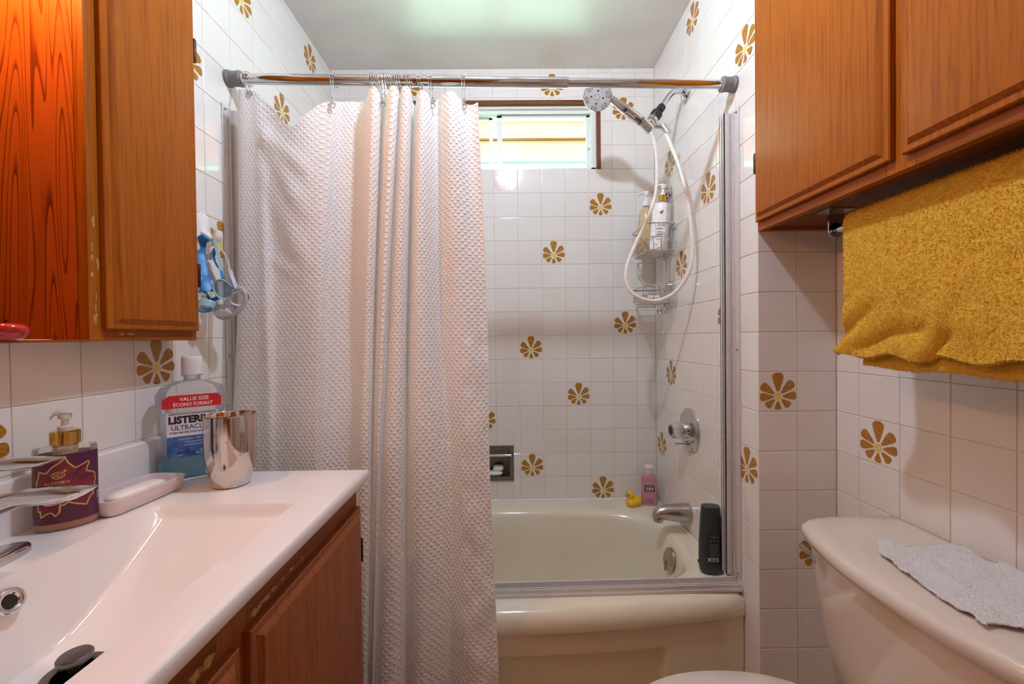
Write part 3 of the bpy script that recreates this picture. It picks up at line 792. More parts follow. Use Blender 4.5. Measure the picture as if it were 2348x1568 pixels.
# valve, spout
va = thing('shower_valve', 'round chrome shower valve with clear acrylic knob on tiled wall', 'valve', (0, -0.36, 0.80))
vc = Vector((0, -0.358, 0.803))
m = MB(); m.lathe([(0.084, 0), (0.084, 0.003), (0.078, 0.008), (0.060, 0.011), (0.030, 0.014), (0.026, 0.030), (0.022, 0.034)], vc, (-1, 0, 0), 40); m.build('escutcheon', CHROME, va)
m = MB(); m.lathe([(0.018, 0.034), (0.030, 0.038), (0.033, 0.050), (0.031, 0.066), (0.026, 0.074), (0.018, 0.075)], vc, (-1, 0, 0), 12); kn = m.build('knob', clear_mat('acrylic', '#f2f0ec', 0.35), va, smooth=20)
m = MB(); m.lathe([(0.0, 0.080), (0.014, 0.079), (0.020, 0.074), (0.020, 0.068)], vc, (-1, 0, 0), 24, False, True); m.build('index_cap', BLACKP, kn)
m = MB(); m.lathe([(0.011, 0.0), (0.011, 0.012), (0.004, 0.014), (0.004, 0.040), (0.006, 0.042), (0.006, 0.048), (0.002, 0.050)], vc + Vector((-0.008, 0.002, -0.052)), (-1, 0, 0), 14); m.build('diverter_pull', CHROME, va)
sp_ = thing('tub_spout', 'brushed metal tub spout tapering to a turned-down lip', 'spout', (0, -0.344, 0.48))
m = MB(); sc_ = [(0.0, 0.0, 0.0365, 0.034), (0.02, 0.001, 0.0365, 0.034), (0.06, 0.003, 0.033, 0.030), (0.095, 0.004, 0.028, 0.0245), (0.118, 0.002, 0.024, 0.021), (0.132, -0.005, 0.019, 0.019), (0.139, -0.016, 0.012, 0.014)]
m.rings([[Vector((-d, -0.344 + w * cos(a), 0.480 + dz + h * sin(a))) for a in [2 * pi * i / 28 for i in range(28)]] for d, dz, h, w in sc_])
m.lathe([(0.017, 0), (0.0175, 0.014)], (-0.118, -0.344, 0.450), (0, 0, 1), 20); m.build('spout_body', BRUSHED, sp_, smooth=60)

# ================================================================== SOAP NICHE
nx0, nx1, nz0, nz1 = NIC
sn = thing('soap_niche', 'recessed metal soap holder with grab bar set in back tiles', 'soap holder', ((nx0 + nx1) / 2, 0, nz0))
m = MB(); fw = 0.017
for lo, hi in (((nx0 - .003, -0.006, nz1 - fw), (nx1 + .003, 0.003, nz1 + .003)), ((nx0 - .003, -0.006, nz0 - .003), (nx1 + .003, 0.003, nz0 + fw)), ((nx0 - .003, -0.006, nz0 + fw), (nx0 + fw, 0.003, nz1 - fw)), ((nx1 - fw, -0.006, nz0 + fw), (nx1 + .003, 0.003, nz1 - fw))): m.box(lo, hi)
STEEL = pm('dull_steel', '#8a8984', 0.35, 1.0, var=0.12, scale=60)
m.build('frame', STEEL, sn, smooth=0, bevel=0.0015)
m = MB(); i0, i1, k0, k1, dp = nx0 + .010, nx1 - .010, nz0 + .010, nz1 - .010, 0.075
m.add([(i0, 0.001, k0), (i1, 0.001, k0), (i1, 0.001, k1), (i0, 0.001, k1), (i0 + .01, dp, k0 + .004), (i1 - .01, dp, k0 + .004), (i1 - .01, dp, k1 - .006), (i0 + .01, dp, k1 - .006)],
      [(0, 1, 5, 4), (1, 2, 6, 5), (2, 3, 7, 6), (3, 0, 4, 7), (4, 5, 6, 7)]); m.build('recess', STEEL, sn, smooth=0)
m = MB(); m.tube([(nx0 + .012, -0.014, 0.617), (nx1 - .012, -0.014, 0.617)], 0.0055, 14)
for xx in (nx0 + .012, nx1 - .012): m.tube([(xx, -0.014, 0.617), (xx, 0.0, 0.617)], 0.007, 10)
m.build('grab_bar', CHROME, sn)
SOAP = pm('white_soap', '#eeece2', 0.45, sss=0.2)
def soap(name, label, c, hx, hy, hz, rot=0.0, mat=SOAP):
    m = MB(); prof = [(0.72, -1.0), (0.90, -0.8), (0.99, -0.35), (1.0, 0.1), (0.97, 0.5), (0.86, 0.82), (0.62, 1.0)]
    m.rings([superell(0, 0, hx * k, hy * k if k > .8 else hy * k * .92, 3.2, hz * h, 32) for k, h in prof])
    o = m.build(name, mat, None, smooth=180); o.location = c; o.rotation_euler = (0, 0, rot); return tag(o, label, 'soap')
soap('soap_bar', 'flat bar of white soap lying on niche floor under the smaller bar', (-0.764, 0.030, nz0 + .0255), 0.043, 0.026, 0.010)
soap('soap_bar', 'small stub of white soap lying on top of the longer bar in niche', (-0.742, 0.032, nz0 + .0465), 0.026, 0.019, 0.0112)

# ================================================================== SHOWER CADDY AND WHAT IT HOLDS
cad = thing('shower_caddy', 'chrome wire shower caddy with two baskets in tiled corner', 'caddy', (-0.06, -0.165, 1.30))
CY0, CY1, CX0, CX1 = -0.272, -0.070, -0.132, -0.012
def loop(z, x0, x1, y0, y1, r=0.02, n=5): return [Vector((p.x, p.y, z)) for p in rrect((x0 + x1) / 2, (y0 + y1) / 2, (x1 - x0) / 2, (y1 - y0) / 2, r, z, n)]
def basket(name, zb, zm, zt):
    m = MB(); m.tube(loop(zt, CX0, CX1, CY0, CY1), 0.0034, 8, closed=True); rim = m.build('basket_rim', CHROME, cad)
    m = MB(); m.tube(loop(zm, CX0 + .004, CX1, CY0 + .004, CY1 - .004), 0.0018, 6, closed=True); m.tube(loop(zb, CX0 + .006, CX1, CY0 + .006, CY1 - .006), 0.0020, 6, closed=True)
    n = 11
    for i in range(n):
        y = CY0 + 0.014 + (CY1 - CY0 - 0.028) * i / (n - 1)
        m.tube([(CX0 + .004, y, zm), (CX0 + .005, y, zb + .006), (CX0 + .010, y, zb), (CX1 - .002, y, zb), (CX1, y, zb + .004), (CX1, y, zm)], 0.0013, 5)
    for x in (CX0 + .03, CX0 + .06, CX0 + .09):
        for y in (CY0 + .005, CY1 - .005): m.tube([(x, y, zm), (x, y, zb)], 0.0013, 5)
    for (x, y) in ((CX0 + .002, CY0 + .05), (CX0 + .002, CY1 - .03), (CX0 + .05, CY0 + .002), (CX1, CY0 + .05)): m.tube([(x, y, zt), (x, y, zm)], 0.0014, 5)
    m.build(name, CHROME, cad)
basket('upper_basket', 1.508, 1.560, 1.614)
basket('lower_basket', 1.302, 1.330, 1.366)
m = MB()
for y in (-0.145, -0.186):
    m.tube(spline([(-0.012, y, 1.76), (-0.012, y, 1.62), (-0.012, y, 1.40), (-0.012, y, 1.28), (-0.022, y, 1.262), (-0.040, y, 1.262), (-0.046, y, 1.275)], 40), 0.0034, 8)
m.tube(spline([(-0.012, -0.145, 1.76), (-0.012, -0.150, 1.785), (-0.012, -0.166, 1.792), (-0.012, -0.180, 1.785), (-0.012, -0.186, 1.76)], 24), 0.0034, 8)
m.build('back_rails', CHROME, cad)
m = MB(); m.lathe([(0.022, 0.001), (0.022, 0.004), (0.012, 0.012), (0.008, 0.022), (0.004, 0.024)], (0, -0.178, 1.765), (-1, 0, 0), 20); m.build('suction_hook', CHROME, cad)
m = MB(); m.tube([(-0.018, -0.185, 1.755), (-0.024, -0.187, 1.72)], [0.006, 0.004], 8); m.tube([(-0.02, -0.162, 1.765), (-0.022, -0.16, 1.74)], 0.005, 8); m.build('clip', BLACKP, cad)

def pump(parent, z, mat, axis=1, h=0.045, s=1.0, nz=1.0):
    """pump head on the local z axis, nozzle towards local x * axis"""
    m = MB(); m.lathe([(0.011 * s, 0), (0.011 * s, 0.008 * s), (0.0055 * s, 0.010 * s), (0.0055 * s, h * .55), (0.010 * s, h * .56), (0.010 * s, h * .72), (0.007 * s, h * .75)], (0, 0, z), (0, 0, 1), 18)
    zt = z + h * .70
    m.rings([[Vector((axis * d * s * (nz if d > 0 else 1), w * s * cos(a), zt + dz * s + hh * s * sin(a))) for a in [2 * pi * i / 12 for i in range(12)]] for d, dz, w, hh in
             ((-0.011, 0.004, 0.008, 0.005), (0.0, 0.006, 0.0095, 0.006), (0.012, 0.0065, 0.0085, 0.0055), (0.026, 0.004, 0.0065, 0.0045), (0.034, -0.003, 0.0055, 0.0038), (0.036, -0.006, 0.004, 0.002))])
    return m.build('pump_head', mat, parent, smooth=50, local=True)

wb = thing('body_wash_bottle', 'white pump bottle with gold collar and bird mark leaning in caddy', 'bottle', (-0.062, -0.205, 1.513), rot=(0, radians(5), radians(-24)))
def oval(hx, hy, z, n=32): return [Vector((hx * cos(2 * pi * i / n), hy * sin(2 * pi * i / n), z)) for i in range(n)]
m = MB(); m.rings([oval(0.036 * a, 0.026 * a, z) for a, z in ((0.9, 0), (0.98, 0.003), (1.0, 0.02), (1.0, 0.10), (0.99, 0.17), (0.97, 0.188), (0.90, 0.194), (0.5, 0.199), (0.36, 0.20), (0.36, 0.204))])
bodyw = m.build('bottle_body', pm('white_bottle', '#f0efef', 0.3), wb, smooth=50, local=True)
m = MB(); m.lathe([(0.0165, 0.204), (0.0165, 0.228), (0.014, 0.230)], seg=24); m.build('collar', GOLD, wb, local=True)
pump(wb, 0.229, WHITEP, -1, 0.052)
def ovalmap(hx, hy, off=0.0004, zsh=0.0):
    def fn(x, y):
        a = -pi / 2 + x / hx * 1.02; return Vector(((hx + off) * cos(a), (hy + off) * sin(a), y + zsh))
    return fn
fn = ovalmap(0.036, 0.026)
INKG = pm('grey_ink', '#6e6a68', 0.5); INKD = pm('dark_ink', '#2b2b30', 0.5); INKW = pm('white_ink', '#f3f1ee', 0.45)
m = MB()
add_text(m, 'Dove', 0.020, fn, 0, 0.098, 0.0, 'CENTER', shear=0.25); m.build('brand_word', INKG, bodyw, smooth=0, local=True); m = MB()
add_marks(m, fn, 0, 0.086, 0.028, 0.0045, 1)
for k, w in enumerate((0.030, 0.026, 0.030, 0.022)): add_marks(m, fn, 0, 0.074 - 0.010 * k, w, 0.0026, 2 + k)
add_marks(m, fn, -0.008, 0.022, 0.012, 0.003, 8)
m.build('small_print', INKG, bodyw, smooth=0, local=True)
m = MB(); bird = [(-0.008, 0.155), (0.001, 0.158), (0.009, 0.166), (0.010, 0.155), (0.006, 0.149), (0.0, 0.147), (-0.002, 0.152)]
m.add([fn(x, y) for x, y in bird], [tuple(range(len(bird)))]); m.build('bird_mark', GOLD, bodyw, smooth=0, local=True)

yb_ = thing('shampoo_bottle', 'clear amber pump bottle standing behind the white one in caddy', 'bottle', (-0.088, -0.118, 1.512), rot=(0, radians(2), radians(-30)))
m = MB(); m.rings([oval(0.034 * a, 0.024 * a, z) for a, z in ((0.92, 0), (1, 0.006), (1.0, 0.10), (0.96, 0.15), (0.86, 0.180), (0.60, 0.200), (0.38, 0.210), (0.36, 0.214))])
m.build('bottle_body', clear_mat('amber_plastic', '#e9cf9c', 0.6, 0.15), yb_, smooth=50, local=True)
m = MB(); m.lathe([(0.015, 0.214), (0.015, 0.232), (0.010, 0.234)], seg=24); m.build('collar', WHITEP, yb_, local=True)
pump(yb_, 0.233, WHITEP, -1, 0.05)
fn2 = ovalmap(0.0335, 0.0235, 0.0006)
m = MB(); m.add([fn2(x, y) for y in (0.03, 0.12) for x in (-0.03, -0.015, 0, 0.015)], [(0, 1, 5, 4), (1, 2, 6, 5), (2, 3, 7, 6)]); m.build('label', pm('orange_label', '#e2a35e', 0.4), yb_, local=True)

rz = thing('razor', 'purple and white safety razor lying in lower caddy basket', 'razor', (-0.075, -0.19, 1.312))
m = MB(); m.tube(spline([(-0.060, -0.115, 1.318), (-0.075, -0.16, 1.314), (-0.088, -0.21, 1.318), (-0.090, -0.235, 1.322)], 20), [0.0055] * 10 + [0.004] * 11, 8); m.build('handle', pm('purple_plastic', '#6b57b5', 0.35), rz)
m = MB(); m.box((-0.112, -0.245, 1.316), (-0.070, -0.232, 1.328)); m.build('head', WHITEP, rz, bevel=0.002)

# ================================================================== THINGS ON THE TUB RIM
dk_ = thing('rubber_duck', 'yellow rubber duck with red beak sitting on tub corner', 'toy', (-0.136, -0.080, RIM))
YEL = pm('yellow_rubber', '#f0c411', 0.35, sss=0.1)
m = MB()
m.rings([superell(cx, 0, ax, ay, 2.3, z, 28) for cx, ax, ay, z in ((0, .022, .016, 0.0), (0, .029, .021, 0.004), (0.001, .034, .025, 0.014), (0.002, .034, .025, 0.022), (0.006, .030, .022, 0.030), (0.010, .022, .016, 0.036), (0.014, .010, .008, 0.040))])
m.rings([superell(cx, 0, ax, ay, 2.0, z, 16) for cx, ax, ay, z in ((0.026, .011, .012, 0.026), (0.031, .009, .010, 0.034), (0.035, .006, .007, 0.041), (0.038, .002, .003, 0.045))])
m.sphere((-0.014, 0, 0.051), 0.0175, 18); m.lathe([(0.017, 0.026), (0.014, 0.034), (0.013, 0.040)], (-0.012, 0, 0), seg=18)
body = m.build('body', YEL, dk_, smooth=180, local=True)
rm = body.modifiers.new('remesh', 'REMESH'); rm.mode = 'VOXEL'; rm.voxel_size = 0.0016; rm.use_smooth_shade = True
sm = body.modifiers.new('smooth', 'SMOOTH'); sm.iterations = 6; sm.factor = 0.6
for s_ in (-1, 1):
    m = MB(); m.sphere((0.012, 0.0225 * s_, 0.021), 0.016, 14, sc=(1.1, .3, .62)); m.build('wing', YEL, dk_, smooth=180, local=True)
    m = MB(); m.sphere((-0.026, 0.0100 * s_, 0.056), 0.0030, 8); m.build('eye', BLACKP, dk_, local=True)
m = MB(); m.rings([[Vector((x, w * cos(a), 0.0475 + dz + h * sin(a))) for a in [2 * pi * i / 10 for i in range(10)]] for x, w, h, dz in ((-0.028, 0.006, 0.0042, 0), (-0.034, 0.0062, 0.0030, 0.0005), (-0.039, 0.004, 0.0016, 0.002))])
m.build('beak', pm('red_rubber', '#c2301c', 0.35), dk_, local=True)
dk_.rotation_euler = (0, 0, radians(18))

pk = thing('lotion_bottle', 'pink lotion bottle with dark label standing beside rubber duck', 'bottle', (-0.060, -0.070, RIM), rot=(0, 0, radians(-12)))
m = MB(); m.rings([superell(0, 0, 0.033 * a, 0.019 * b, 3.2, z, 32) for a, b, z in ((0.88, .88, 0), (0.97, .97, 0.004), (1, 1, 0.012), (1, 1, 0.118), (0.97, .96, 0.127), (0.80, .85, 0.133), (0.45, .7, 0.138), (0.42, .66, 0.142))])
m.build('bottle_body', pm('pink_plastic', '#c68b99', 0.28, sss=0.15), pk, smooth=50, local=True)
m = MB(); m.rings([superell(0, 0, 0.0135 * a, 0.0125 * a, 2.2, z, 24) for a, z in ((1.0, 0.140), (1.05, 0.152), (1.2, 0.158), (1.55, 0.166), (1.6, 0.172), (1.45, 0.175), (1.0, 0.1735))]); m.build('flip_cap', pm('pearl_pink_cap', '#ecd6d6', 0.25), pk, smooth=50, local=True)
m = MB(); m.box((-0.0215, -0.0199, 0.066), (0.0215, -0.0190, 0.093)); lb = m.build('label', pm('dark_plum_label', '#4a1f2b', 0.45), pk, smooth=0, local=True)
flat = lambda d: (lambda x, y: Vector((x, d, y)))
m = MB(); add_marks(m, flat(-0.0203), 0, 0.0865, 0.034, 0.0020, 11); add_marks(m, flat(-0.0203), 0, 0.0780, 0.034, 0.0042, 12); add_marks(m, flat(-0.0203), 0, 0.0705, 0.030, 0.0042, 13)
m.build('label_print', INKW, lb, smooth=0, local=True)
m = MB(); add_marks(m, flat(-0.0197), 0, 0.030, 0.020, 0.0030, 14); add_marks(m, flat(-0.0197), 0, 0.022, 0.040, 0.0024, 15); add_marks(m, flat(-0.0197), 0, 0.014, 0.038, 0.0026, 16); m.build('small_print', pm('plum_ink', '#8a4a5c', 0.5), pk, smooth=0, local=True)

bb = thing('shampoo_bottle', 'charcoal shampoo bottle standing upside down on tub corner by aluminium post', 'bottle', (-0.046, -0.605, RIM), rot=(0, 0, radians(-6)))
CHAR = pm('charcoal_plastic', '#33363a', 0.4, var=0.04)
m = MB(); m.rings([superell(0, 0, 0.036 * a, 0.022 * b, 2.6, z, 36) for a, b, z in ((0.72, .8, 0), (0.90, .93, 0.006), (0.99, 1, 0.018), (1.02, 1, 0.05), (1.0, 1, 0.10), (0.92, .95, 0.15), (0.84, .9, 0.19))])
bbb = m.build('bottle_body', CHAR, bb, smooth=50, local=True)
m = MB(); m.rings([superell(0, 0, 0.036 * a, 0.022 * b, 2.6, z, 36) for a, b, z in ((0.835, .9, 0.1905), (0.77, .84, 0.213), (0.74, .8, 0.2155), (0.6, .7, 0.2165))]); m.build('cap', CHAR, bb, smooth=50, local=True)
m = MB(); m.box((-0.040, -0.004, 0.030), (-0.034, 0.004, 0.040)); m.build('thumb_tab', CHAR, bb, bevel=0.002, local=True)
def bbmap(x, y):
    a = min(max(x / 0.036, -0.97), 0.97); return Vector((x, -(0.022 + .0006) * (1 - abs(a) ** 2.6) ** (1 / 2.6) - 0.0002, y))
m = MB(); gx = [-0.016 + 0.004 * i for i in range(11)]
m.add([bbmap(x, y) for y in (0.043, 0.130) for x in gx], [(i, i + 1, i + 12, i + 11) for i in range(10)]); m.build('label', pm('dark_label', '#26282c', 0.35), bbb, local=True)
bbm2 = lambda x, y: bbmap(x, y) + Vector((0, -0.0004, 0))
m = MB()
add_marks(m, bbm2, 0.004, 0.122, 0.026, 0.0032, 21)
for k in range(9): add_marks(m, bbm2, 0.003, 0.100 - 0.0053 * k, 0.034 - 0.003 * (k % 3), 0.0016, 22 + k)
for k in range(3):
    c0 = (-0.009 + 0.012 * k, 0.1115); m.add([bbm2(c0[0] + r_ * cos(2 * pi * i / 14), c0[1] + r_ * sin(2 * pi * i / 14)) for r_ in (0.0036, 0.0026) for i in range(14)], [(i, (i + 1) % 14, 14 + (i + 1) % 14, 14 + i) for i in range(14)])
m.build('small_print', pm('silver_ink', '#85868a', 0.5), bbb, smooth=0, local=True)
m = MB(); m.add([bbm2(x, y) for y in (0.046, 0.057) for x in gx[:9]], [(i, i + 1, i + 10, i + 9) for i in range(8)]); bc = m.build('barcode_patch', pm('barcode_white', '#c9c3c4', 0.5), bbb, local=True)
bbm3 = lambda x, y: bbmap(x, y) + Vector((0, -0.0007, 0)); m = MB(); x = -0.011; random.seed(3)
while x < 0.012:
    w = random.choice((0.0005, 0.0009, 0.0013)); m.add([bbm3(x, 0.048), bbm3(x + w, 0.048), bbm3(x + w, 0.055), bbm3(x, 0.055)], [(0, 1, 2, 3)]); x += w + random.choice((0.0005, 0.0008))
m.build('bars', INKD, bc, smooth=0, local=True)

# ================================================================== CABINET DOORS
DPROF = [(0, 0), (0, .009), (.002, .011), (.0115, .011), (.0125, .012), (.016, .0150), (.020, .0178), (.024, .0185)]
def panel_door(name, parent, o, ax, w, h, n, mat):
    """raised-field door: o = lower corner, ax = width direction, n = outward normal"""
    o, ax, n = Vector(o), Vector(ax), Vector(n); up = Vector((0, 0, 1)); m = MB()
    m.rings([[o + ax * i + up * i + n * d, o + ax * (w - i) + up * i + n * d, o + ax * (w - i) + up * (h - i) + n * d, o + ax * i + up * (h - i) + n * d] for i, d in DPROF])
    return m.build(name, mat, parent, smooth=25)
def hinge(parent, p, ax, r=0.0042, h=0.05):
    m = MB(); m.lathe([(r * .6, -h / 2 - .003), (r, -h / 2), (r, -h / 6), (r * .85, -h / 6), (r * .85, -h / 6 + .001), (r, -h / 6 + .001), (r, h / 6), (r * .85, h / 6), (r * .85, h / 6 + .001), (r, h / 6 + .001), (r, h / 2), (r * .6, h / 2 + .003)], p, (0, 0, 1), 12)
    return m.build('hinge', HINGE, parent)

# ---- left wall cabinet with open niche
lc = thing('mirror_cabinet', 'honey wood wall cabinet with panelled door and open red-stained niche', 'cabinet', (XF, (YN + YF) / 2, 1.165))
ZT = ZN1; ft = 0.018; XBK = -1.586
m = MB(); m.box((XL + .001, YF - 0.006, 1.165), (XF - ft, YF, ZT)); m.build('far_side', WOODV, lc, smooth=0)
m = MB(); m.box((XBK, YN, 1.1655), (XF - .0185, YN + 0.016, ZT)); m.build('niche_side', WOODP, lc, smooth=0)
m = MB(); m.box((XBK - .010, -1.93, 1.168), (XBK - .002, YN - .0025, ZT)); m.build('niche_back', WOODP, lc, smooth=0)
m = MB(); m.box((XBK, -1.93, 1.1635), (XF - .0005, YN - .001, 1.168)); m.build('niche_floor', WOODH, lc, smooth=0)
m = MB(); m.box((XBK, -1.93, ZT - .018), (XF - .0005, YN - .001, ZT)); m.build('niche_top', WOODH, lc, smooth=0)
m = MB(); m.box((XBK, -1.945, 1.1635), (XF, -1.931, ZT)); m.build('niche_side', WOODV, lc, smooth=0)
m = MB(); m.box((XF - ft, YN, 1.165), (XF, YN + 0.030, ZT)); m.build('stile', WOODV, lc, bevel=0.001)
m = MB(); m.box((XF - ft, YF - 0.018, 1.165), (XF, YF, ZT)); m.build('stile', WOODV, lc, bevel=0.001)
m = MB(); m.box((XF - ft, YN + .030, 1.165), (XF, YF - .018, 1.200)); m.build('rail', WOODH, lc, bevel=0.001)
m = MB(); m.box((XF - ft, YN + .030, ZT - .035), (XF, YF - .018, ZT)); m.build('rail', WOODH, lc, bevel=0.001)
dl = panel_door('door', lc, (XF + .0005, YN + 0.022, 1.187), (0, 1, 0), YF - YN - 0.028, ZT - 1.187 - .02, (1, 0, 0), WOODV)
hinge(dl, (XF + .008, YF - .0005, 1.845), None); hinge(dl, (XF + .008, YF - .0005, 1.318), None)
random.seed(11)
def chips(parent, pts, nrm, name='worn_patch'):
    """irregular flakes of bare wood where the varnish is gone; pts = (centre, half a, half b, dir a, dir b)"""
    for c, ha, hb, da, db in pts:
        ring = []; m = MB()
        for i in range(26):
            a = 2 * pi * i / 26; k = 0.42 + 0.62 * random.random()
            ring.append(Vector(c) + Vector(da) * (ha * k * cos(a)) + Vector(db) * (hb * k * sin(a)) + Vector(nrm) * 0.0003)
        m.add(ring, [tuple(range(26))]); m.build(name, BARE, parent, smooth=0)
chips(lc, [((XF, YN + .006 + .012 * random.random(), 1.20 + .17 * k / 9 + .01 * random.random()), .0015 + .003 * random.random(), .006 + .014 * random.random(), (0, 1, 0), (0, 0, 1)) for k in range(10) if k not in (3, 8)] + [((XF, YN + .06 + .02 * k, 1.176 + .004 * random.random()), .008, .003, (0, 1, 0), (0, 0, 1)) for k in range(2)], (1, 0, 0))

ap = thing('apple_ornament', 'glossy red apple ornament with dark stem on niche floor', 'ornament', (-1.424, -1.302, 1.168))
m = MB(); m.lathe([(0.002, 0.003), (0.010, 0.0), (0.018, 0.002), (0.0235, 0.009), (0.0250, 0.015), (0.0240, 0.020), (0.018, 0.0245), (0.009, 0.0240), (0.003, 0.0215)], seg=28); m.build('apple_body', pm('red_enamel', '#b20d0f', 0.12, coat=0.6), ap, smooth=180, local=True)
m = MB(); m.tube([(0, 0, 0.021), (0.001, 0, 0.026), (0.004, 0, 0.030)], 0.0018, 8); m.build('stem', BLACKP, ap, local=True)

# ---- right cabinet above the toilet
ZB, ZTR, YE = 1.446, 2.30, -1.62
rc = thing('toilet_cabinet', 'honey wood wall cabinet with two panelled doors above the toilet', 'cabinet', (XT / 2, -1.2, ZB))
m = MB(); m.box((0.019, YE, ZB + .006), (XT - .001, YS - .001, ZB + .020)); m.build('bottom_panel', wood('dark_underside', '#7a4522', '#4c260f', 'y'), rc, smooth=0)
m = MB(); m.box((0.019, YE, ZTR - .016), (XT - .001, YS - .001, ZTR)); m.build('top_panel', WOODH, rc, smooth=0)
m = MB(); m.box((0.019, YE, ZB), (XT - .001, YE + .016, ZTR)); m.build('side_panel', WOODV, rc, smooth=0)
m = MB(); m.box((0.019, YS - .017, ZB), (XT - .001, YS - .001, ZTR)); m.build('side_panel', WOODV, rc, smooth=0)
for y0, y1 in ((YS - .030, YS - .001), (-1.222, -1.168), (YE, YE + .03)):
    m = MB(); m.box((0.0, y0, ZB), (0.018, y1, ZTR)); m.build('stile', WOODV, rc, bevel=0.001)
for y0, y1 in ((-1.168, YS - .030), (YE + .03, -1.222)):
    for z0_, z1_ in ((ZB, ZB + .045), (ZTR - .045, ZTR)):
        m = MB(); m.box((0.0, y0, z0_), (0.018, y1, z1_)); m.build('rail', WOODH, rc, bevel=0.001)
d1_ = panel_door('door', rc, (-0.0005, -0.792, 1.469), (0, -1, 0), 0.393, 0.80, (-1, 0, 0), WOODV)
d2_ = panel_door('door', rc, (-0.0005, -1.207, 1.469), (0, -1, 0), 0.395, 0.80, (-1, 0, 0), WOODV)
hinge(d1_, (-0.009, -0.7885, 1.63), None); hinge(d1_, (-0.009, -0.7885, 2.15), None)

tbr = thing('towel_bar', 'steel towel bar on flat brackets screwed under the toilet cabinet', 'towel bar', (0.082, -1.2, ZB))
BX = 0.083
for y in (-0.950, -1.50):
    m = MB(); m.box((BX - .030, y - .022, ZB + .0035), (BX + .030, y + .022, ZB + .0058))
    m.box((BX - .018, y - .0015, ZB - .040), (BX + .018, y + .0015, ZB + .004)); m.lathe([(0.018, -.0015), (0.018, .0015)], (BX, y, ZB - .040), (0, 1, 0), 24)
    m.build('bracket', CHROME, tbr, bevel=0.0006)
m = MB(); m.tube([(BX, -0.953, ZB - .040), (BX, -1.497, ZB - .040)], 0.0085, 16); m.build('bar', CHROME, tbr)

# ---- yellow towel over the bar
YT = terry('yellow_terry', '#f6cf52', '#dfa521', 330, 0.003)
def add_pile(o, name, mat, count, length, width, parent, keep, seed=1):
    """short fibres standing on a cloth mesh (uncountable: one stuff part)"""
    dg = bpy.context.evaluated_depsgraph_get(); dg.update()
    me = bpy.data.meshes.new_from_object(o.evaluated_get(dg)); rnd = random.Random(seed)
    polys = [p for p in me.polygons if keep(p)]; areas = []; t = 0
    for p in polys: t += p.area; areas.append(t)
    import bisect
    vs = []; fs = []
    for k in range(count):
        p = polys[min(bisect.bisect(areas, rnd.random() * t), len(polys) - 1)]
        q = [me.vertices[i].co for i in p.vertices]; w = [rnd.random() for _ in q]; sw = sum(w); c = Vector((0, 0, 0))
        for a_, b_ in zip(q, w): c += a_ * (b_ / sw)
        n_ = p.normal; r_ = Vector((rnd.uniform(-1, 1), rnd.uniform(-1, 1), rnd.uniform(-1, 1)))
        d = (n_ * 0.8 + r_ * 0.75 + Vector((0, 0, -0.35))).normalized() * length * rnd.uniform(.6, 1.3); s_ = d.cross(r_).normalized() * width
        i0 = len(vs); vs += [c - n_ * .0004 - s_, c - n_ * .0004 + s_, c + d * .6 + s_ * .7, c + d]; fs += [(i0, i0 + 1, i0 + 2), (i0, i0 + 2, i0 + 3)]
    bpy.data.meshes.remove(me)
    mm = bpy.data.meshes.new(name); mm.from_pydata(vs, [], fs); mm.materials.append(mat); mm.update()
    po = bpy.data.objects.new(name, mm); COL.objects.link(po); po.parent = parent; po['kind'] = 'stuff'; return po
tw = thing('bath_towel', 'thick yellow terry towel folded over the steel bar', 'towel', (BX, -1.2, 1.10))
def towel_sheet(name, ys, prof, yleft, hem, th, wr):
    """prof: list of (x, z, s) around the bar; ys count along y"""
    m = MB(); vs = []; n = len(prof)
    for i in range(ys + 1):
        f = i / ys
        for j, (x, z, side) in enumerate(prof):
            drop = max(0.0, min(1.0, (1.41 - z) / 0.33))
            y = yleft(z) * (1 - f) + (-1.47) * f
            zz = z + hem(y) * drop * (1 if side == 0 else 0.6)
            q = Vector((y * 11, z * 9, 0.3 if side == 0 else 5.0))
            d = 0.010 * noise.noise(q) + 0.004 * noise.noise(q * 2.3)
            if side == 0:
                for (ya, za, yb2, zb2, amp, wd) in wr:
                    dx, dz = yb2 - ya, zb2 - za; L = sqrt(dx * dx + dz * dz); t = ((y - ya) * dx + (z - za) * dz) / L; e = ((y - ya) * dz - (z - za) * dx) / L
                    if -0.02 < t < L + 0.02: d += amp * math.exp(-(e / wd) ** 2) * min(1, (t + .02) / .03) * min(1, (L + .02 - t) / .03)
            vs.append((x - d * drop * (1 if side == 0 else -1) * (0.4 + drop), y, zz))
    m.add(vs, [(i * n + j, i * n + j + 1, (i + 1) * n + j + 1, (i + 1) * n + j) for i in range(ys) for j in range(n - 1)])
    o = m.build(name, YT, tw, smooth=180)
    sd = o.modifiers.new('solid', 'SOLIDIFY'); sd.thickness = th; sd.offset = 0
    bv = o.modifiers.new('bevel', 'BEVEL'); bv.width = th * 0.45; bv.segments = 3; bv.limit_method = 'ANGLE'; bv.angle_limit = radians(50)
    dt = bpy.data.textures.new(name + '_pile', 'CLOUDS'); dt.noise_scale = 0.0035
    su = o.modifiers.new('sub', 'SUBSURF'); su.levels = 1; su.render_levels = 1
    dm = o.modifiers.new('pile', 'DISPLACE'); dm.texture = dt; dm.strength = 0.0026; dm.mid_level = 0.5; dm.texture_coords = 'LOCAL'
    return o
RB = 0.0195; zb_ = ZB - .040 - 0.0005
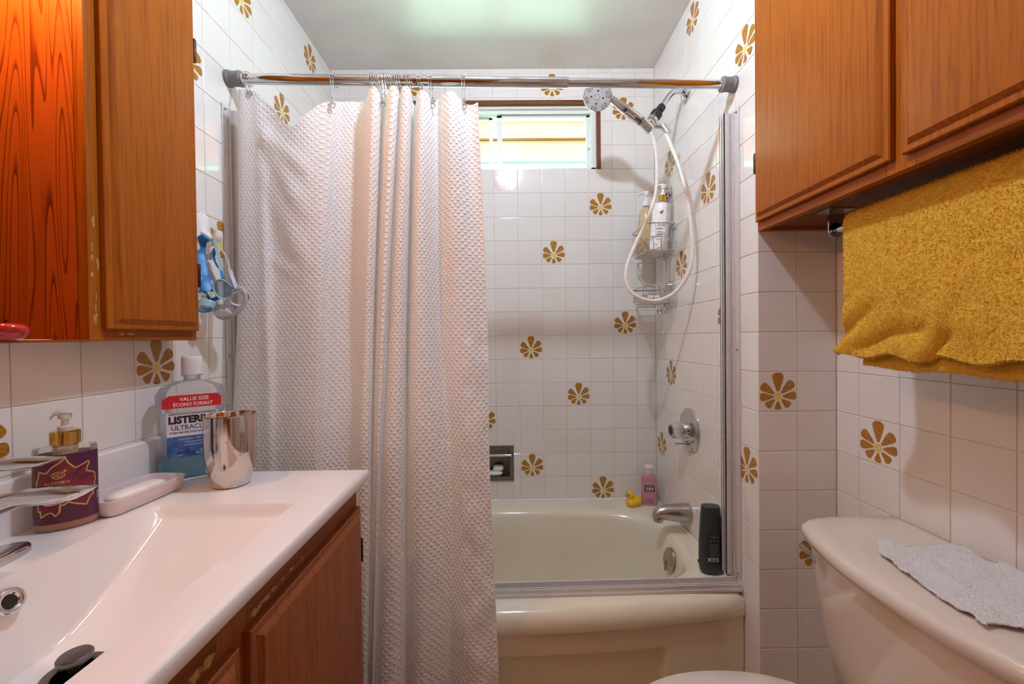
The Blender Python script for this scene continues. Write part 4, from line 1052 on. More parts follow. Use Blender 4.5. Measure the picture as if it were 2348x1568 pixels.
def prof_towel(zf, zbk, extra=0.0, gap=0.0):
    r = RB + extra; pr = []
    nfr = 46
    for k in range(nfr): pr.append((BX - r - 0.010 * (1 - k / nfr) - gap * (1 - k / nfr), zf + (zb_ - zf) * k / nfr, 0))
    for k in range(9): a = pi - pi * k / 8; pr.append((BX + r * cos(a), zb_ + r * sin(a) * 0.80, 0))
    for k in range(1, 20): pr.append((BX + r + 0.002 * k / 20, zb_ + (zbk - zb_) * k / 20, 1))
    return pr
def yl_front(z):
    z = max(1.05, min(1.45, z)); K = [(1.45, -1.012), (1.40, -1.012), (1.33, -1.018), (1.26, -1.022), (1.20, -1.026), (1.155, -1.015), (1.12, -0.994), (1.05, -0.992)]
    for (za, ya), (zb2, yb2) in zip(K, K[1:]):
        if zb2 <= z <= za: return ya + (yb2 - ya) * (za - z) / (za - zb2)
    return -0.98
WR = [(-0.985, 1.13, -1.09, 1.225, -0.016, 0.014), (-0.98, 1.19, -1.06, 1.26, -0.010, 0.012), (-1.05, 1.14, -1.20, 1.18, -0.012, 0.014), (-1.18, 1.09, -1.24, 1.16, -0.014, 0.012), (-1.00, 1.10, -1.05, 1.15, 0.012, 0.016), (-1.22, 1.17, -1.24, 1.33, 0.010, 0.015)]
tf = towel_sheet('front_layer', 120, prof_towel(1.122, 1.30, 0.0085, 0.004), yl_front, lambda y: 0.006 * sin(y * 60) + (0.006 if y > -1.0 else -0.004), 0.013, WR)
ti = towel_sheet('inner_layer', 90, prof_towel(1.093, 1.12, -0.004, -0.006), lambda z: -1.045, lambda y: 0.003 * sin(y * 40), 0.010, [])

add_pile(tf, 'terry_pile', YT, 60000, .0042, .00045, tw, lambda p: p.normal.x < 0.15 or p.center.z < .05)
add_pile(ti, 'terry_pile', YT, 9000, .0042, .00045, tw, lambda p: p.center.z < .05, 2)

# ================================================================== TOILET
to = thing('toilet', 'cream two-piece toilet with bowed tank lid and closed seat', 'toilet', (0.0, -1.2, 0))
TC = -1.205; ZL = 0.738
def tank_ring(z, hw, xb, xf, bowd, rc_, n=9):
    """plan outline: straight back at xb, front bowed to xf-bowd, half width hw"""
    out = []
    ys = [TC + hw * cos(pi * i / 40) for i in range(41)]     # far -> near
    # front from far end to near end
    pts = []
    for i in range(41):
        t = -1 + 2 * i / 40; y = TC - hw * t
        c = abs(t); e = max(0.0, (c - 0.86) / 0.14)
        x = xf - bowd * (1 - t * t) + (rc_ * (1 - sqrt(max(0, 1 - e * e))))
        pts.append(Vector((x, y, z)))
    back = []
    for i in range(13):
        t = 1 - 2 * i / 12; back.append(Vector((xb, TC - hw * t * 0.99, z)))
    return pts + back
m = MB()
lid = [(ZL - .038, .250, .205, .000, .052), (ZL - .036, .257, .208, -.006, .054), (ZL - .024, .260, .210, -.010, .055), (ZL - .012, .258, .209, -.007, .055), (ZL - .004, .250, .206, .002, .054), (ZL - .0005, .236, .200, .016, .050), (ZL, .20, .19, .04, .04)]
m.rings([tank_ring(z, hw, xb, xf, b, .05) for z, hw, xb, xf, b in lid]); m.build('tank_lid', TOILM, to, smooth=60)
m = MB()
m.rings([tank_ring(z, hw, .207, xf, b, .045) for z, hw, xf, b in ((.385, .195, .040, .040), (.40, .205, .032, .042), (.50, .222, .018, .046), (.60, .236, .008, .048), (ZL - .040, .246, .002, .050))]); m.build('tank', TOILM, to, smooth=60)
lv = onx(1889, 1290, -0.012); lv.z = 0.664
m = MB(); m.lathe([(0.017, 0), (0.0175, 0.004), (0.016, 0.011), (0.012, 0.017), (0.006, 0.0205), (0.001, 0.0215)], (0.006, -1.008, 0.664), (-0.93, 0.36, 0), 24); fl = m.build('flush_boss', CHROME, to, smooth=180)
m = MB(); m.tube(spline([(-0.004, -1.008, 0.666), (-0.012, -0.985, 0.668), (-0.010, -0.96, 0.670)], 12), [(.006, .004)] * 13, 10); m.build('flush_lever', BRUSHED, fl)
# bowl, seat, lid
m = MB(); EX = 2.25
m.rings([superell(cx, TC, ax, ay, EX, z, 48) for cx, ax, ay, z in ((-.10, .20, .11, 0.0), (-.10, .195, .105, .03), (-.12, .17, .09, .12), (-.17, .19, .11, .22), (-.22, .225, .15, .32), (-.245, .243, .176, .385), (-.245, .245, .178, .395))]); m.build('bowl', TOILM, to, smooth=60)
m = MB(); m.rings([superell(-.25, TC, a, b, EX, z, 48) for a, b, z in ((.232, .176, .396), (.240, .184, .400), (.240, .184, .409), (.234, .178, .412))]); m.build('seat', TOILM, to, smooth=60)
m = MB(); m.rings([superell(-.25, TC, a, b, EX, z, 48) for a, b, z in ((.235, .180, .4135), (.243, .187, .418), (.243, .187, .426), (.236, .180, .431), (.19, .14, .434), (.08, .06, .436))]); m.build('seat_lid', TOILM, to, smooth=60)
m = MB(); m.box((.015, TC - .09, .385), (.19, TC + .09, .396)); m.build('shelf', TOILM, to, bevel=.004)

# ---- white washcloth on the tank lid
WC = [(2011, 1254), (2020, 1244), (2035, 1242), (2052, 1247), (2071, 1256), (2096, 1258), (2134, 1259), (2165, 1256), (2192, 1250), (2203, 1258), (2215, 1264), (2253, 1283), (2276, 1294), (2302, 1291), (2330, 1302), (2348, 1317), (2400, 1360), (2430, 1420), (2400, 1452), (2348, 1444), (2314, 1436), (2276, 1429), (2256, 1437), (2243, 1424), (2228, 1409), (2190, 1393), (2139, 1358), (2088, 1322), (2038, 1284), (2017, 1268)]
poly = [onz(u, v, ZL + 0.006).to_2d() for u, v in WC]
poly = [Vector((min(p.x, 0.206), p.y)) for p in poly]
def inside(p):
    c = False; n = len(poly)
    for i in range(n):
        a, b = poly[i], poly[i - 1]
        if (a.y > p.y) != (b.y > p.y) and p.x < (b.x - a.x) * (p.y - a.y) / (b.y - a.y) + a.x: c = not c
    return c
def nearest(p):
    best = None; bd = 9
    for i in range(len(poly)):
        a, b = poly[i - 1], poly[i]; d = b - a; t = max(0, min(1, (p - a).dot(d) / max(d.length_squared, 1e-12))); q = a + d * t
        if (p - q).length < bd: bd = (p - q).length; best = q
    return best, bd
gs = 0.0045; px0 = min(p.x for p in poly); px1 = max(p.x for p in poly); py0 = min(p.y for p in poly); py1 = max(p.y for p in poly)
nx_, ny_ = int((px1 - px0) / gs) + 2, int((py1 - py0) / gs) + 2
idx = {}; vs = []; fs = []
ins = {(i, j): inside(Vector((px0 + i * gs, py0 + j * gs))) for i in range(nx_ + 1) for j in range(ny_ + 1)}
def vert(i, j):
    if (i, j) in idx: return idx[(i, j)]
    p = Vector((px0 + i * gs, py0 + j * gs)); q, d = nearest(p)
    if not ins[(i, j)]: p = q; d = 0
    edge = 1 - min(1, d / 0.015)
    h = 0.0075 + 0.009 * max(0, noise.noise(Vector((p.x * 26, p.y * 26, 1)))) + 0.004 * edge * (0.5 + noise.noise(Vector((p.x * 60, p.y * 60, 4))))
    idx[(i, j)] = len(vs); vs.append((p.x, p.y, ZL + h)); return idx[(i, j)]
for i in range(nx_):
    for j in range(ny_):
        if sum(ins[k] for k in ((i, j), (i + 1, j), (i + 1, j + 1), (i, j + 1))) >= 2: fs.append((vert(i, j), vert(i + 1, j), vert(i + 1, j + 1), vert(i, j + 1)))
m = MB(); m.add(vs, fs); wc = m.build('washcloth', terry('white_terry', '#ffffff', '#f4f2f0', 500, 0.003), smooth=180)
sd = wc.modifiers.new('solid', 'SOLIDIFY'); sd.thickness = 0.004; sd.offset = -1
su = wc.modifiers.new('sub', 'SUBSURF'); su.levels = 1; su.render_levels = 1
dt = bpy.data.textures.new('cloth_pile', 'CLOUDS'); dt.noise_scale = 0.0045
dm = wc.modifiers.new('pile', 'DISPLACE'); dm.texture = dt; dm.strength = 0.006; dm.mid_level = 0.5
add_pile(wc, 'terry_pile', wc.data.materials[0], 14000, .0030, .0003, wc, lambda p: p.normal.z > -0.2, 4)
tag(wc, 'frayed white terry washcloth lying on the toilet tank lid', 'washcloth')

# ================================================================== VANITY
VY0, VY1 = -1.800, -0.938; VXF = -1.021; VC = (VY0 + VY1) / 2
vt = thing('vanity_sink', 'white ceramic vanity top with rectangular sloping basin and low backsplash', 'sink', (-1.25, VC, ZC - .03))
BX0, BX1, BY0, BY1 = -1.352, -1.092, VC - 0.232, VC + 0.232
def floor_z(x, y):
    t = abs(y - VC) / 0.232; t = min(1, t)
    lo = -0.122
    ramp = lo + (0.122 - 0.010) * (max(0, (t - 0.12) / 0.88) ** 1.25)
    return ZC + ramp
FXS = [0, .01, .02, .04, .06, .075, .085, .10, .13] + [.13 + .77 * k / 20 for k in range(1, 20)] + [.90, .92, .94, .96, .98, .99, 1.0]
FYS = [0, .004, .010, .018, .028, .036, .05] + [.05 + .90 * k / 56 for k in range(1, 56)] + [.95, .964, .972, .982, .990, .996, 1.0]
m = MB(); NXB, NYB = len(FXS) - 1, len(FYS) - 1
def basin_pt(i, j):
    fx, fy = FXS[i], FYS[j]
    x = BX0 + (BX1 - BX0) * fx; y = BY0 + (BY1 - BY0) * fy
    zf = floor_z(x, y)
    eb = min(1, (fx) / 0.10); ef = min(1, (1 - fx) / 0.07); ee = min(1, min(fy, 1 - fy) / 0.03)
    sm_ = lambda e: 1 - (1 - e) ** 1.5
    k = sm_(eb) * sm_(ef) * sm_(ee)
    return Vector((x, y, ZC + (zf - ZC) * k))
vs = [basin_pt(i, j) for i in range(NXB + 1) for j in range(NYB + 1)]
fs = [(i * (NYB + 1) + j, (i + 1) * (NYB + 1) + j, (i + 1) * (NYB + 1) + j + 1, i * (NYB + 1) + j + 1) for i in range(NXB) for j in range(NYB)]
m.add(vs, fs); m.build('basin', PORC, vt, smooth=60)
# slab: flat deck round the basin with a soft front edge
m = MB(); X0 = XL + .0015
def ring_(x0, x1, y0, y1, z): return [Vector((x0, y0, z)), Vector((x1, y0, z)), Vector((x1, y1, z)), Vector((x0, y1, z))]
prof = [(0.010, -0.030), (0.004, -0.027), (0.001, -0.020), (0.0, -0.010), (0.001, -0.005), (0.004, -0.0015), (0.009, 0.0)]
rs = [ring_(X0, VXF - i, VY0 + i, VY1 - i, ZC + h) for i, h in prof] + [ring_(BX0, BX1, BY0, BY1, ZC)]
m.rings(rs, False, False); m.build('deck', PORC, vt, smooth=40)
m = MB(); m.rings([ring_(X0, X0 + .0135, VY0 + .004, -0.968, z) for z in (ZC - .002, ZC + .086)] + [ring_(X0, X0 + .0115, VY0 + .006, -0.970, ZC + .0895)]); m.build('backsplash', PORC, vt, smooth=0, bevel=.0015)
oc = Vector((BX0 + .010, VC - 0.003, ZC - 0.030)); on_ = Vector((0.93, 0, 0.36)).normalized()
m = MB(); m.lathe([(0.0085, 0.001), (0.010, 0.003), (0.013, 0.0045), (0.0165, 0.003), (0.0170, 0.0)], oc, on_, 28, False, False); ovr = m.build('overflow_ring', CHROME, vt, smooth=180)
m = MB(); m.lathe([(0.0, -0.003), (0.009, -0.003), (0.0095, 0.001)], oc, on_, 20, False, True); m.build('overflow_hole', pm('dark_hole', '#15100c', 0.6), ovr)
dc = Vector((-1.256, VC - .006, ZC - 0.1215))
m = MB(); m.lathe([(0.0335, -0.001), (0.0335, 0.0015), (0.031, 0.003), (0.024, 0.0025), (0.021, -0.001)], dc, (0, 0, 1), 36, True, False); dro = m.build('drain_flange', pm('dark_steel', '#77726d', .3, 1.0), vt)
m = MB(); m.lathe([(0.0, -0.0005), (0.0225, -0.0005)], dc + Vector((0, 0, .001)), (0, 0, 1), 24, False, True); m.build('drain_hole', MATS['dark_hole'], dro)
m = MB(); m.lathe([(0.008, 0.0), (0.008, 0.010), (0.0165, 0.012), (0.018, 0.015), (0.018, 0.020), (0.016, 0.0222), (0.0, 0.0230)], dc + Vector((0, 0, .002)), (0, 0, 1), 32, True, False); m.build('stopper', pm('dark_steel', '#77726d', .3, 1.0), vt)

vcab = thing('vanity_cabinet', 'brown wood vanity cabinet with panelled doors under white sink', 'cabinet', (-1.25, VC, 0))
VF = -1.047; ZV = ZC - .0305
m = MB(); m.box((XL + .002, VY1 - .030, 0), (VF - .018, VY1 - .014, ZV)); m.build('side_panel', WOODVAN, vcab, smooth=0)
m = MB(); m.box((XL + .002, VY0 + .014, 0), (VF - .018, VY0 + .030, ZV)); m.build('side_panel', WOODVAN, vcab, smooth=0)
m = MB(); m.box((XL + .002, VY0 + .031, .09), (VF - .018, VY1 - .031, .105)); m.build('bottom_panel', WOODVANH, vcab, smooth=0)
SM = (-1.412, -1.354)
for y0, y1 in ((VY1 - .046, VY1 - .014), SM, (VY0 + .014, VY0 + .046)):
    m = MB(); m.box((VF - .018, y0, .0), (VF, y1, ZV)); m.build('stile', WOODVAN, vcab, bevel=.0008)
for y0, y1 in ((SM[1], VY1 - .046), (VY0 + .046, SM[0])):
    for z0_, z1_ in ((ZV - .065, ZV), (.0, .12)):
        m = MB(); m.box((VF - .018, y0, z0_), (VF, y1, z1_)); m.build('rail', WOODVANH, vcab, bevel=.0008)
DT = 0.776
dv1 = panel_door('door', vcab, (VF + .0005, -1.364, .10), (0, 1, 0), -0.958 + 1.364, DT - .10, (1, 0, 0), WOODVAN)
dv2 = panel_door('door', vcab, (VF + .0005, -1.786, .10), (0, 1, 0), -1.386 + 1.786, DT - .104, (1, 0, 0), WOODVAN)
hinge(dv1, (VF + .010, -0.9535, .672), None); hinge(dv1, (VF + .010, -0.9535, .20), None)
random.seed(5)
chips(vcab, [((VF, y, DT + .004 + h), a, b, (0, 1, -.15), (0, .3, 1)) for y, h, a, b in ((-1.335, .004, .016, .0065), (-1.31, .006, .015, .005), (-1.29, .008, .010, .004), (-1.265, .009, .006, .002), (-1.24, .010, .010, .003), (-1.205, .009, .005, .002), (-1.425, .006, .012, .008), (-1.445, .004, .014, .008), (-1.47, .005, .010, .006))], (1, 0, 0))

# ---- faucet
fc = thing('faucet', 'chrome single-lever faucet on an oval base plate behind the basin', 'faucet', (-1.415, VC, ZC))
m = MB(); m.rings([superell(-1.415, VC, .028 * k, .080 * k, 2.6, ZC + z, 40) for k, z in ((1.0, .0005), (1.0, .006), (.97, .010), (.90, .0115))]); m.build('base_plate', CHROME, fc, smooth=60)
m = MB(); m.rings([superell(-1.418 + dx, VC, ax, ay, 2.4, ZC + z, 28) for dx, ax, ay, z in ((0, .024, .024, .011), (0, .021, .022, .03), (.004, .021, .021, .07), (.010, .024, .020, .10), (.010, .022, .019, .122), (.008, .016, .016, .132))])
m.build('column', CHROME, fc, smooth=180)
m = MB(); m.rings([[Vector((-1.42 + d, VC + w * math.copysign(abs(cos(a)) ** .7, cos(a)), ZC + z + h * math.copysign(abs(sin(a)) ** .7, sin(a)))) for a in [2 * pi * i / 20 for i in range(20)]] for d, z, w, h in
   ((0.0, .060, .018, .022), (.03, .078, .0175, .019), (.06, .094, .017, .014), (.10, .105, .0165, .0105), (.14, .108, .0160, .0100), (.165, .110, .0155, .0075), (.180, .115, .013, .0025))]); m.build('spout', CHROME, fc, smooth=60)
m = MB(); m.lathe([(0.009, 0.0025), (0.009, .006), (.008, .007)], (-1.285, VC, ZC + .0935), (0, 0, 1), 18); m.build('aerator', BRUSHED, fc)
m = MB(); m.rings([[Vector((-1.425 + d, VC + w * math.copysign(abs(cos(a)) ** .7, cos(a)), ZC + z + h * math.copysign(abs(sin(a)) ** .7, sin(a)))) for a in [2 * pi * i / 20 for i in range(20)]] for d, z, w, h in
   ((-.015, .138, .012, .006), (.0, .140, .018, .009), (.03, .144, .018, .009), (.07, .148, .0165, .008), (.11, .150, .0150, .007), (.135, .152, .0135, .004), (.146, .155, .011, .0012))]); m.build('lever', CHROME, fc, smooth=60)

# ================================================================== THINGS ON THE VANITY
sb = thing('soap_dispenser', 'oval hand soap bottle with maroon leaf label and gold pump collar', 'soap bottle', (-1.430, -1.218, ZC + .0005), rot=(0, 0, radians(40)))
HX, HY = 0.0375, 0.0225
def ov(k, z, n=44): return [Vector((HX * k * cos(2 * pi * i / n), HY * k * sin(2 * pi * i / n), z)) for i in range(n)]
SH = 0.134
m = MB(); m.rings([ov(k, z) for k, z in ((.96, 0), (1, .002), (1, SH - .012), (1, SH - .004), (.97, SH), (.60, SH + .002), (.40, SH + .003), (.39, SH + .006))]); m.build('bottle_body', clear_mat('clear_bottle', '#efe6e2', .12, .06), sb, smooth=50, local=True)
m = MB(); m.rings([ov(.965, z) for z in (.003, .0118)]); m.build('amber_soap', pm('amber_liquid', '#d0701c', .15, var=.03), sb, smooth=50, local=True)
def lab_mat():
    n = NT('leaf_label'); v = n.obj()
    a = n.noise(v, 30, 2); st = n.n('TexVoronoi', feature='DISTANCE_TO_EDGE'); st.inputs['Scale'].default_value = 26; n.l(v, st.inputs['Vector'])
    s_ = n.n('SeparateXYZ'); n.l(v, s_.inputs[0])
    g = n.math('ADD', n.math('MULTIPLY_ADD', s_.outputs[0], 9.0, 0.25), n.math('MULTIPLY', s_.outputs[2], 1.6))
    c = n.mix(g, lin('#561220'), lin('#35164c')); c2 = n.mix(n.math('MULTIPLY', a, .4), c, lin('#6d1a2a'))
    n.l(c2, n.b.inputs['Base Color']); n.b.inputs['Roughness'].default_value = .3; return n.m
LAB = lab_mat()
m = MB(); m.rings([ov(1.008, z) for z in (.0125, SH - .011)], False, False); lbo = m.build('label', LAB, sb, smooth=50, local=True)
def sbm(x, y, k=1.016):
    # arc-length style map on the front (-y side) of the oval
    a = -pi / 2 + x / HX * 0.98; return Vector((HX * k * cos(a), HY * k * sin(a), y))
LEAF = [(.002, .118), (.006, .108), (.013, .099), (.016, .0985), (.032, .106), (.034, .104), (.029, .091), (.030, .089), (.044, .083), (.046, .080), (.044, .077), (.047, .072), (.043, .064), (.045, .058), (.040, .052), (.041, .046), (.036, .044), (.033, .040), (.031, .036), (.028, .030), (.018, .034), (.004, .041), (.0, .037), (-.005, .038), (-.006, .026), (-.011, .020), (-.016, .027), (-.022, .026), (-.031, .020), (-.032, .031), (-.036, .030), (-.038, .08), (-.034, .088), (-.033, .098), (-.022, .094), (-.014, .104), (-.005, .110)]
LEAF = [(x * .95, y * .95 + .006) for x, y in LEAF]
m = MB(); c0 = (0.0, .066)
fan = [sbm(*c0, 1.0125)]; N_ = len(LEAF); rings_ = [fan]
vsx = []
for q in range(1, 9): vsx.append([sbm(c0[0] + (x - c0[0]) * q / 8, c0[1] + (y - c0[1]) * q / 8, 1.0125) for x, y in LEAF])
m.rings(vsx, True, False); m.build('leaf_print', pm('maroon_leaf', '#741a2b', .3, var=.35, scale=70), lbo, smooth=0, local=True)
def outline(pts, w, fnm):
    n = len(pts); P = [Vector((x, y)) for x, y in pts]; vs = []; fs = []
    for i in range(n):
        t = (P[(i + 1) % n] - P[i - 1]).normalized(); nn_ = Vector((-t.y, t.x)); vs += [fnm(*(P[i] + nn_ * w)), fnm(*(P[i] - nn_ * w))]
    fs = [(2 * i, 2 * i + 1, (2 * i + 3) % (2 * n), (2 * i + 2) % (2 * n)) for i in range(n)]
    return vs, fs
dense = []
for i in range(N_):
    a, b = LEAF[i], LEAF[(i + 1) % N_]
    for k in range(5): dense.append((a[0] + (b[0] - a[0]) * k / 5, a[1] + (b[1] - a[1]) * k / 5))
GOLDI = pm('gold_ink', '#d3ac5e', .35, .5)
m = MB(); m.add(*outline(dense, .0011, lambda x, y: sbm(x, y, 1.020))); m.build('gold_outline', GOLDI, lbo, smooth=0, local=True)
m = MB(); fnb = lambda x, y: sbm(x, y, 1.020)
add_text(m, 'ALCHIMIA', .0062, fnb, -.008, .0765, .02, 'CENTER', width=.030, spacing=1.25); m.build('brand_word', GOLDI, lbo, smooth=0, local=True)
m = MB(); ring = [(-.0065 + .0075 * cos(2 * pi * i / 24), .0905 + .0052 * sin(2 * pi * i / 24)) for i in range(24)]; m.add(*outline(ring, .0006, fnb))
for (x, y) in ((-.010, .0925), (-.007, .0935), (-.004, .0925), (-.002, .0905), (-.003, .088), (-.0105, .0895)): m.add([fnb(x + .0009 * cos(2 * pi * i / 8), y + .0009 * sin(2 * pi * i / 8)) for i in range(8)], [tuple(range(8))])
m.add([fnb(x, y) for x, y in ((.0005, .0945), (.003, .096), (.0035, .0985), (.001, .0985), (-.001, .0965))], [(0, 1, 2, 3, 4)])
for (a, b) in (((-.012, .088), (-.006, .0915)), ((-.006, .0915), (-.0055, .0855)), ((-.0085, .0885), (-.0045, .0885))):
    d = (Vector(b) - Vector(a)).normalized(); q = Vector((-d.y, d.x)) * .0004; A, B = Vector(a), Vector(b); m.add([fnb(*(A + q)), fnb(*(B + q)), fnb(*(B - q)), fnb(*(A - q))], [(0, 1, 2, 3)])
m.build('ladybird_mark', GOLDI, lbo, smooth=0, local=True)
m = MB(); m.add([fnb(x, y) for y in (.040, .052) for x in (.0475, .052, .0565)], [(0, 1, 4, 3), (1, 2, 5, 4)]); bcp = m.build('barcode_patch', INKW, lbo, local=True)
m = MB()
for k in range(6): x = .0485 + .0013 * k; m.add([sbm(x, .0405, 1.024), sbm(x + .0006, .0405, 1.024), sbm(x + .0006, .0510, 1.024), sbm(x, .0510, 1.024)], [(0, 1, 2, 3)])
m.build('bars', INKD, bcp, smooth=0, local=True)
m = MB(); m.lathe([(.0185, SH + .004), (.0185, SH + .0245), (.017, SH + .0255), (.012, SH + .0255)], seg=32); m.build('collar', GOLD, sb, local=True)
m = MB(); m.lathe([(.015, SH - .012), (.015, SH + .0035)], seg=24); m.build('neck', clear_mat('neck_clear', '#e9c890', .4), sb, local=True)
pump(sb, SH + .0255, clear_mat('frosted_pump', '#f4e6dc', .62, .25), -1, .036, .85, .55)

sd_ = thing('soap_dish', 'pale pink rounded soap dish on the vanity top', 'soap dish', (-1.410, -1.117, ZC + .0005))
PINKD = pm('pink_ceramic', '#e6d3d4', .35)
def rr(hx, hy, r, z): return rrect(0, 0, hx, hy, r, z, 7)
m = MB(); m.rings([rr(.034, .070, .014, 0), rr(.037, .073, .016, .002), rr(.0435, .079, .020, .0275), rr(.0430, .0785, .0196, .0285), rr(.0410, .0765, .018, .0285), rr(.0405, .076, .018, .027), rr(.0355, .0715, .015, .0045), rr(.030, .066, .012, .0038)]); m.build('dish_body', PINKD, sd_, smooth=50, local=True)
sd_.rotation_euler = (0, 0, radians(-3))
soap('hand_soap_bar', 'slim cream soap bar lying in the pale pink dish', (-1.402, -1.120, ZC + .0205), .021, .052, .010, radians(-4), pm('cream_soap', '#f2ebe2', .4, sss=.2))

# ---- mouthwash
mw = thing('mouthwash_bottle', 'big clear mouthwash bottle with little blue liquid and red banner label', 'bottle', (-1.418, -0.957, ZC + .0005), rot=(0, 0, radians(38)))
def mring(hx, hy, c, z):
    """chamfered rectangle"""
    return [Vector((x, y, z)) for x, y in ((hx - c, -hy), (hx, -hy + c), (hx, hy - c), (hx - c, hy), (-hx + c, hy), (-hx, hy - c), (-hx, -hy + c), (-hx + c, -hy))]
MWP = [(.056, .026, .016, 0.0), (.062, .031, .018, .006), (.062, .031, .018, .042), (.057, .029, .016, .052), (.057, .029, .016, .142), (.0655, .033, .020, .157), (.0655, .033, .020, .186), (.056, .030, .020, .203), (.030, .022, .012, .215)]
m = MB(); m.rings([mring(*p) for p in MWP] + [[Vector((.0165 * cos(radians(-70 + 45 * k)), .0165 * sin(radians(-70 + 45 * k)), z)) for k in range(8)] for z in (.2165, .228)], True, False)
m.build('bottle_body', clear_mat('clear_pet', '#e4e4e8', .12, .05), mw, smooth=20, bevel=.003, local=True, seg=3)
m = MB(); m.rings([mring(hx - .002, hy - .002, c, z) for hx, hy, c, z in ((.056, .026, .016, .002), (.062, .031, .018, .007), (.062, .031, .018, .040), (.058, .0295, .016, .047))])
nt = NT('blue_mouthwash'); nt.b.inputs['Base Color'].default_value = lin('#1fb0c4'); nt.b.inputs['Roughness'].default_value = .05; nt.b.inputs['Coat Weight'].default_value = .5
nt.l(nt.ramp(nt.noise(nt.obj(), 20), [(.3, lin('#00a8c8')), (.7, lin('#12c0dc'))]), nt.b.inputs['Base Color'])
trn = nt.n('BsdfTransparent'); trn.inputs[0].default_value = lin('#20d0ea'); mxn = nt.n('MixShader'); mxn.inputs[0].default_value = .78
nt.l(trn.outputs[0], mxn.inputs[1]); nt.l(nt.b.outputs[0], mxn.inputs[2]); nt.l(mxn.outputs[0], nt.out.inputs[0])
m.build('blue_liquid', nt.m, mw, smooth=20, local=True)
m = MB(); m.lathe([(.0195, .2255), (.0195, .2285), (.0165, .229), (.0165, .2305)], seg=28, cap0=False, cap1=False); m.build('neck_ring', MATS['clear_pet'], mw, local=True)
m = MB(); m.lathe([(.0195, .2300), (.0195, .262), (.0190, .268), (.0175, .2705), (.0, .271)], seg=36, cap1=False); m.build('cap', pm('frosted_cap', '#e8e6ea', .4), mw, smooth=40, local=True)
FRY = -.0335
m = MB(); ban = [(-.053, .158), (.052, .158), (.052, .178), (.045, .186), (-.041, .186), (-.053, .176)]
m.prism([(x, FRY, y) for x, y in ban], (0, -.0004, 0)); bn = m.build('red_banner', pm('red_label', '#d8202c', .4), mw, smooth=0, local=True)
m = MB(); f_ = flat(FRY - .0007); add_text(m, 'VALUE SIZE', .0112, f_, 0.003, .1735, .015, 'CENTER', width=.052); add_text(m, 'ÉCONO FORMAT', .0112, f_, 0.001, .1615, .015, 'CENTER', width=.070); m.build('banner_lettering', INKW, bn, smooth=0, local=True)
FL_ = -.0296
m = MB(); m.prism([(x, FL_, y) for x, y in ((-.046, .095), (.046, .095), (.046, .148), (-.046, .148))], (0, -.0004, 0)); lw_ = m.build('white_label', pm('label_white', '#ece6e8', .4), mw, smooth=0, local=True)
nt = NT('blue_label'); sx_ = nt.n('SeparateXYZ'); nt.l(nt.obj(), sx_.inputs[0])
vo = nt.n('TexVoronoi'); vo.inputs['Scale'].default_value = 110; nt.l(nt.obj(), vo.inputs['Vector']); sc__ = nt.n('SeparateColor'); nt.l(vo.outputs['Color'], sc__.inputs[0])
nt.l(nt.mix(sc__.outputs[0], lin('#173a78'), lin('#3f78b8')), nt.b.inputs['Base Color']); nt.b.inputs['Roughness'].default_value = .35
m = MB(); m.prism([(x, FL_, y) for x, y in ((-.046, .055), (-.036, .048), (.046, .048), (.046, .0945), (-.046, .0945))], (0, -.0004, 0)); lbw = m.build('blue_label', nt.m, mw, smooth=0, local=True)
f_ = flat(FL_ - .0007)
m = MB(); add_text(m, 'ANTISEPTIC MOUTHWASH | RINCE-BOUCHE ANTISEPTIQUE', .0042, f_, 0, .1425, .02, 'CENTER', width=.086); add_text(m, 'LISTERINE', .0215, f_, 0, .1240, .055, 'CENTER', width=.086); m.build('brand_lettering', INKD, lw_, smooth=0, local=True)
m = MB(); add_text(m, 'ULTRACLEAN', .0145, f_, 0.002, .1095, .01, 'CENTER', width=.080); add_text(m, 'STAIN PROTECTION ANTI-TACHES', .0055, f_, 0, .1015, .025, 'CENTER', width=.082); m.build('variant_lettering', pm('navy_ink', '#2a4a86', .5), lw_, smooth=0, local=True)
m = MB()
for t_, s__, x, y, w in (('FOR KEEPING TEETH WHITE', .0052, .004, .0865, .060), ('POUR GARDER LES', .0052, .004, .0795, .044), ('DENTS BLANCHES', .0052, .004, .0730, .042), ('ARCTIC MINT', .0048, .022, .0590, .024), ('MENTHE ARCTIQUE', .0048, .020, .0530, .032), ('1.5 litre', .0060, -.026, .0515, .013)): add_text(m, t_, s__, f_, x, y, .012, 'CENTER', width=w)
m.build('small_lettering', pm('pale_blue_ink', '#c3d2ea', .5), lbw, smooth=0, local=True)

# ---- steel cup
cp = thing('steel_cup', 'polished steel tumbler with water spots beside the mouthwash', 'cup', (-1.283, -1.030, ZC + .0005))
nt = NT('polished_steel'); nt.b.inputs['Metallic'].default_value = 1; nt.b.inputs['Base Color'].default_value = lin('#cbc3bd')
vo = nt.n('TexVoronoi'); vo.inputs['Scale'].default_value = 75; nt.l(nt.obj(), vo.inputs['Vector'])
spot = nt.math('LESS_THAN', vo.outputs['Distance'], .13); nt.l(nt.mix(spot, lin('#cbc3bd'), lin('#a89c94')), nt.b.inputs['Base Color']); nt.l(nt.math('MULTIPLY_ADD', spot, .3, .08), nt.b.inputs['Roughness'])
m = MB(); CPP = [(.0, .001), (.033, 0), (.0355, .003), (.040, .020), (.0445, .040), (.0472, .065), (.0482, .095), (.0484, .130), (.0486, .1485), (.0478, .1490), (.0470, .1480), (.0466, .13), (.0462, .09), (.043, .04), (.034, .006), (.0, .005)]
m.lathe(CPP, seg=56, cap0=False, cap1=False); m.build('cup_wall', nt.m, cp, smooth=50, local=True)

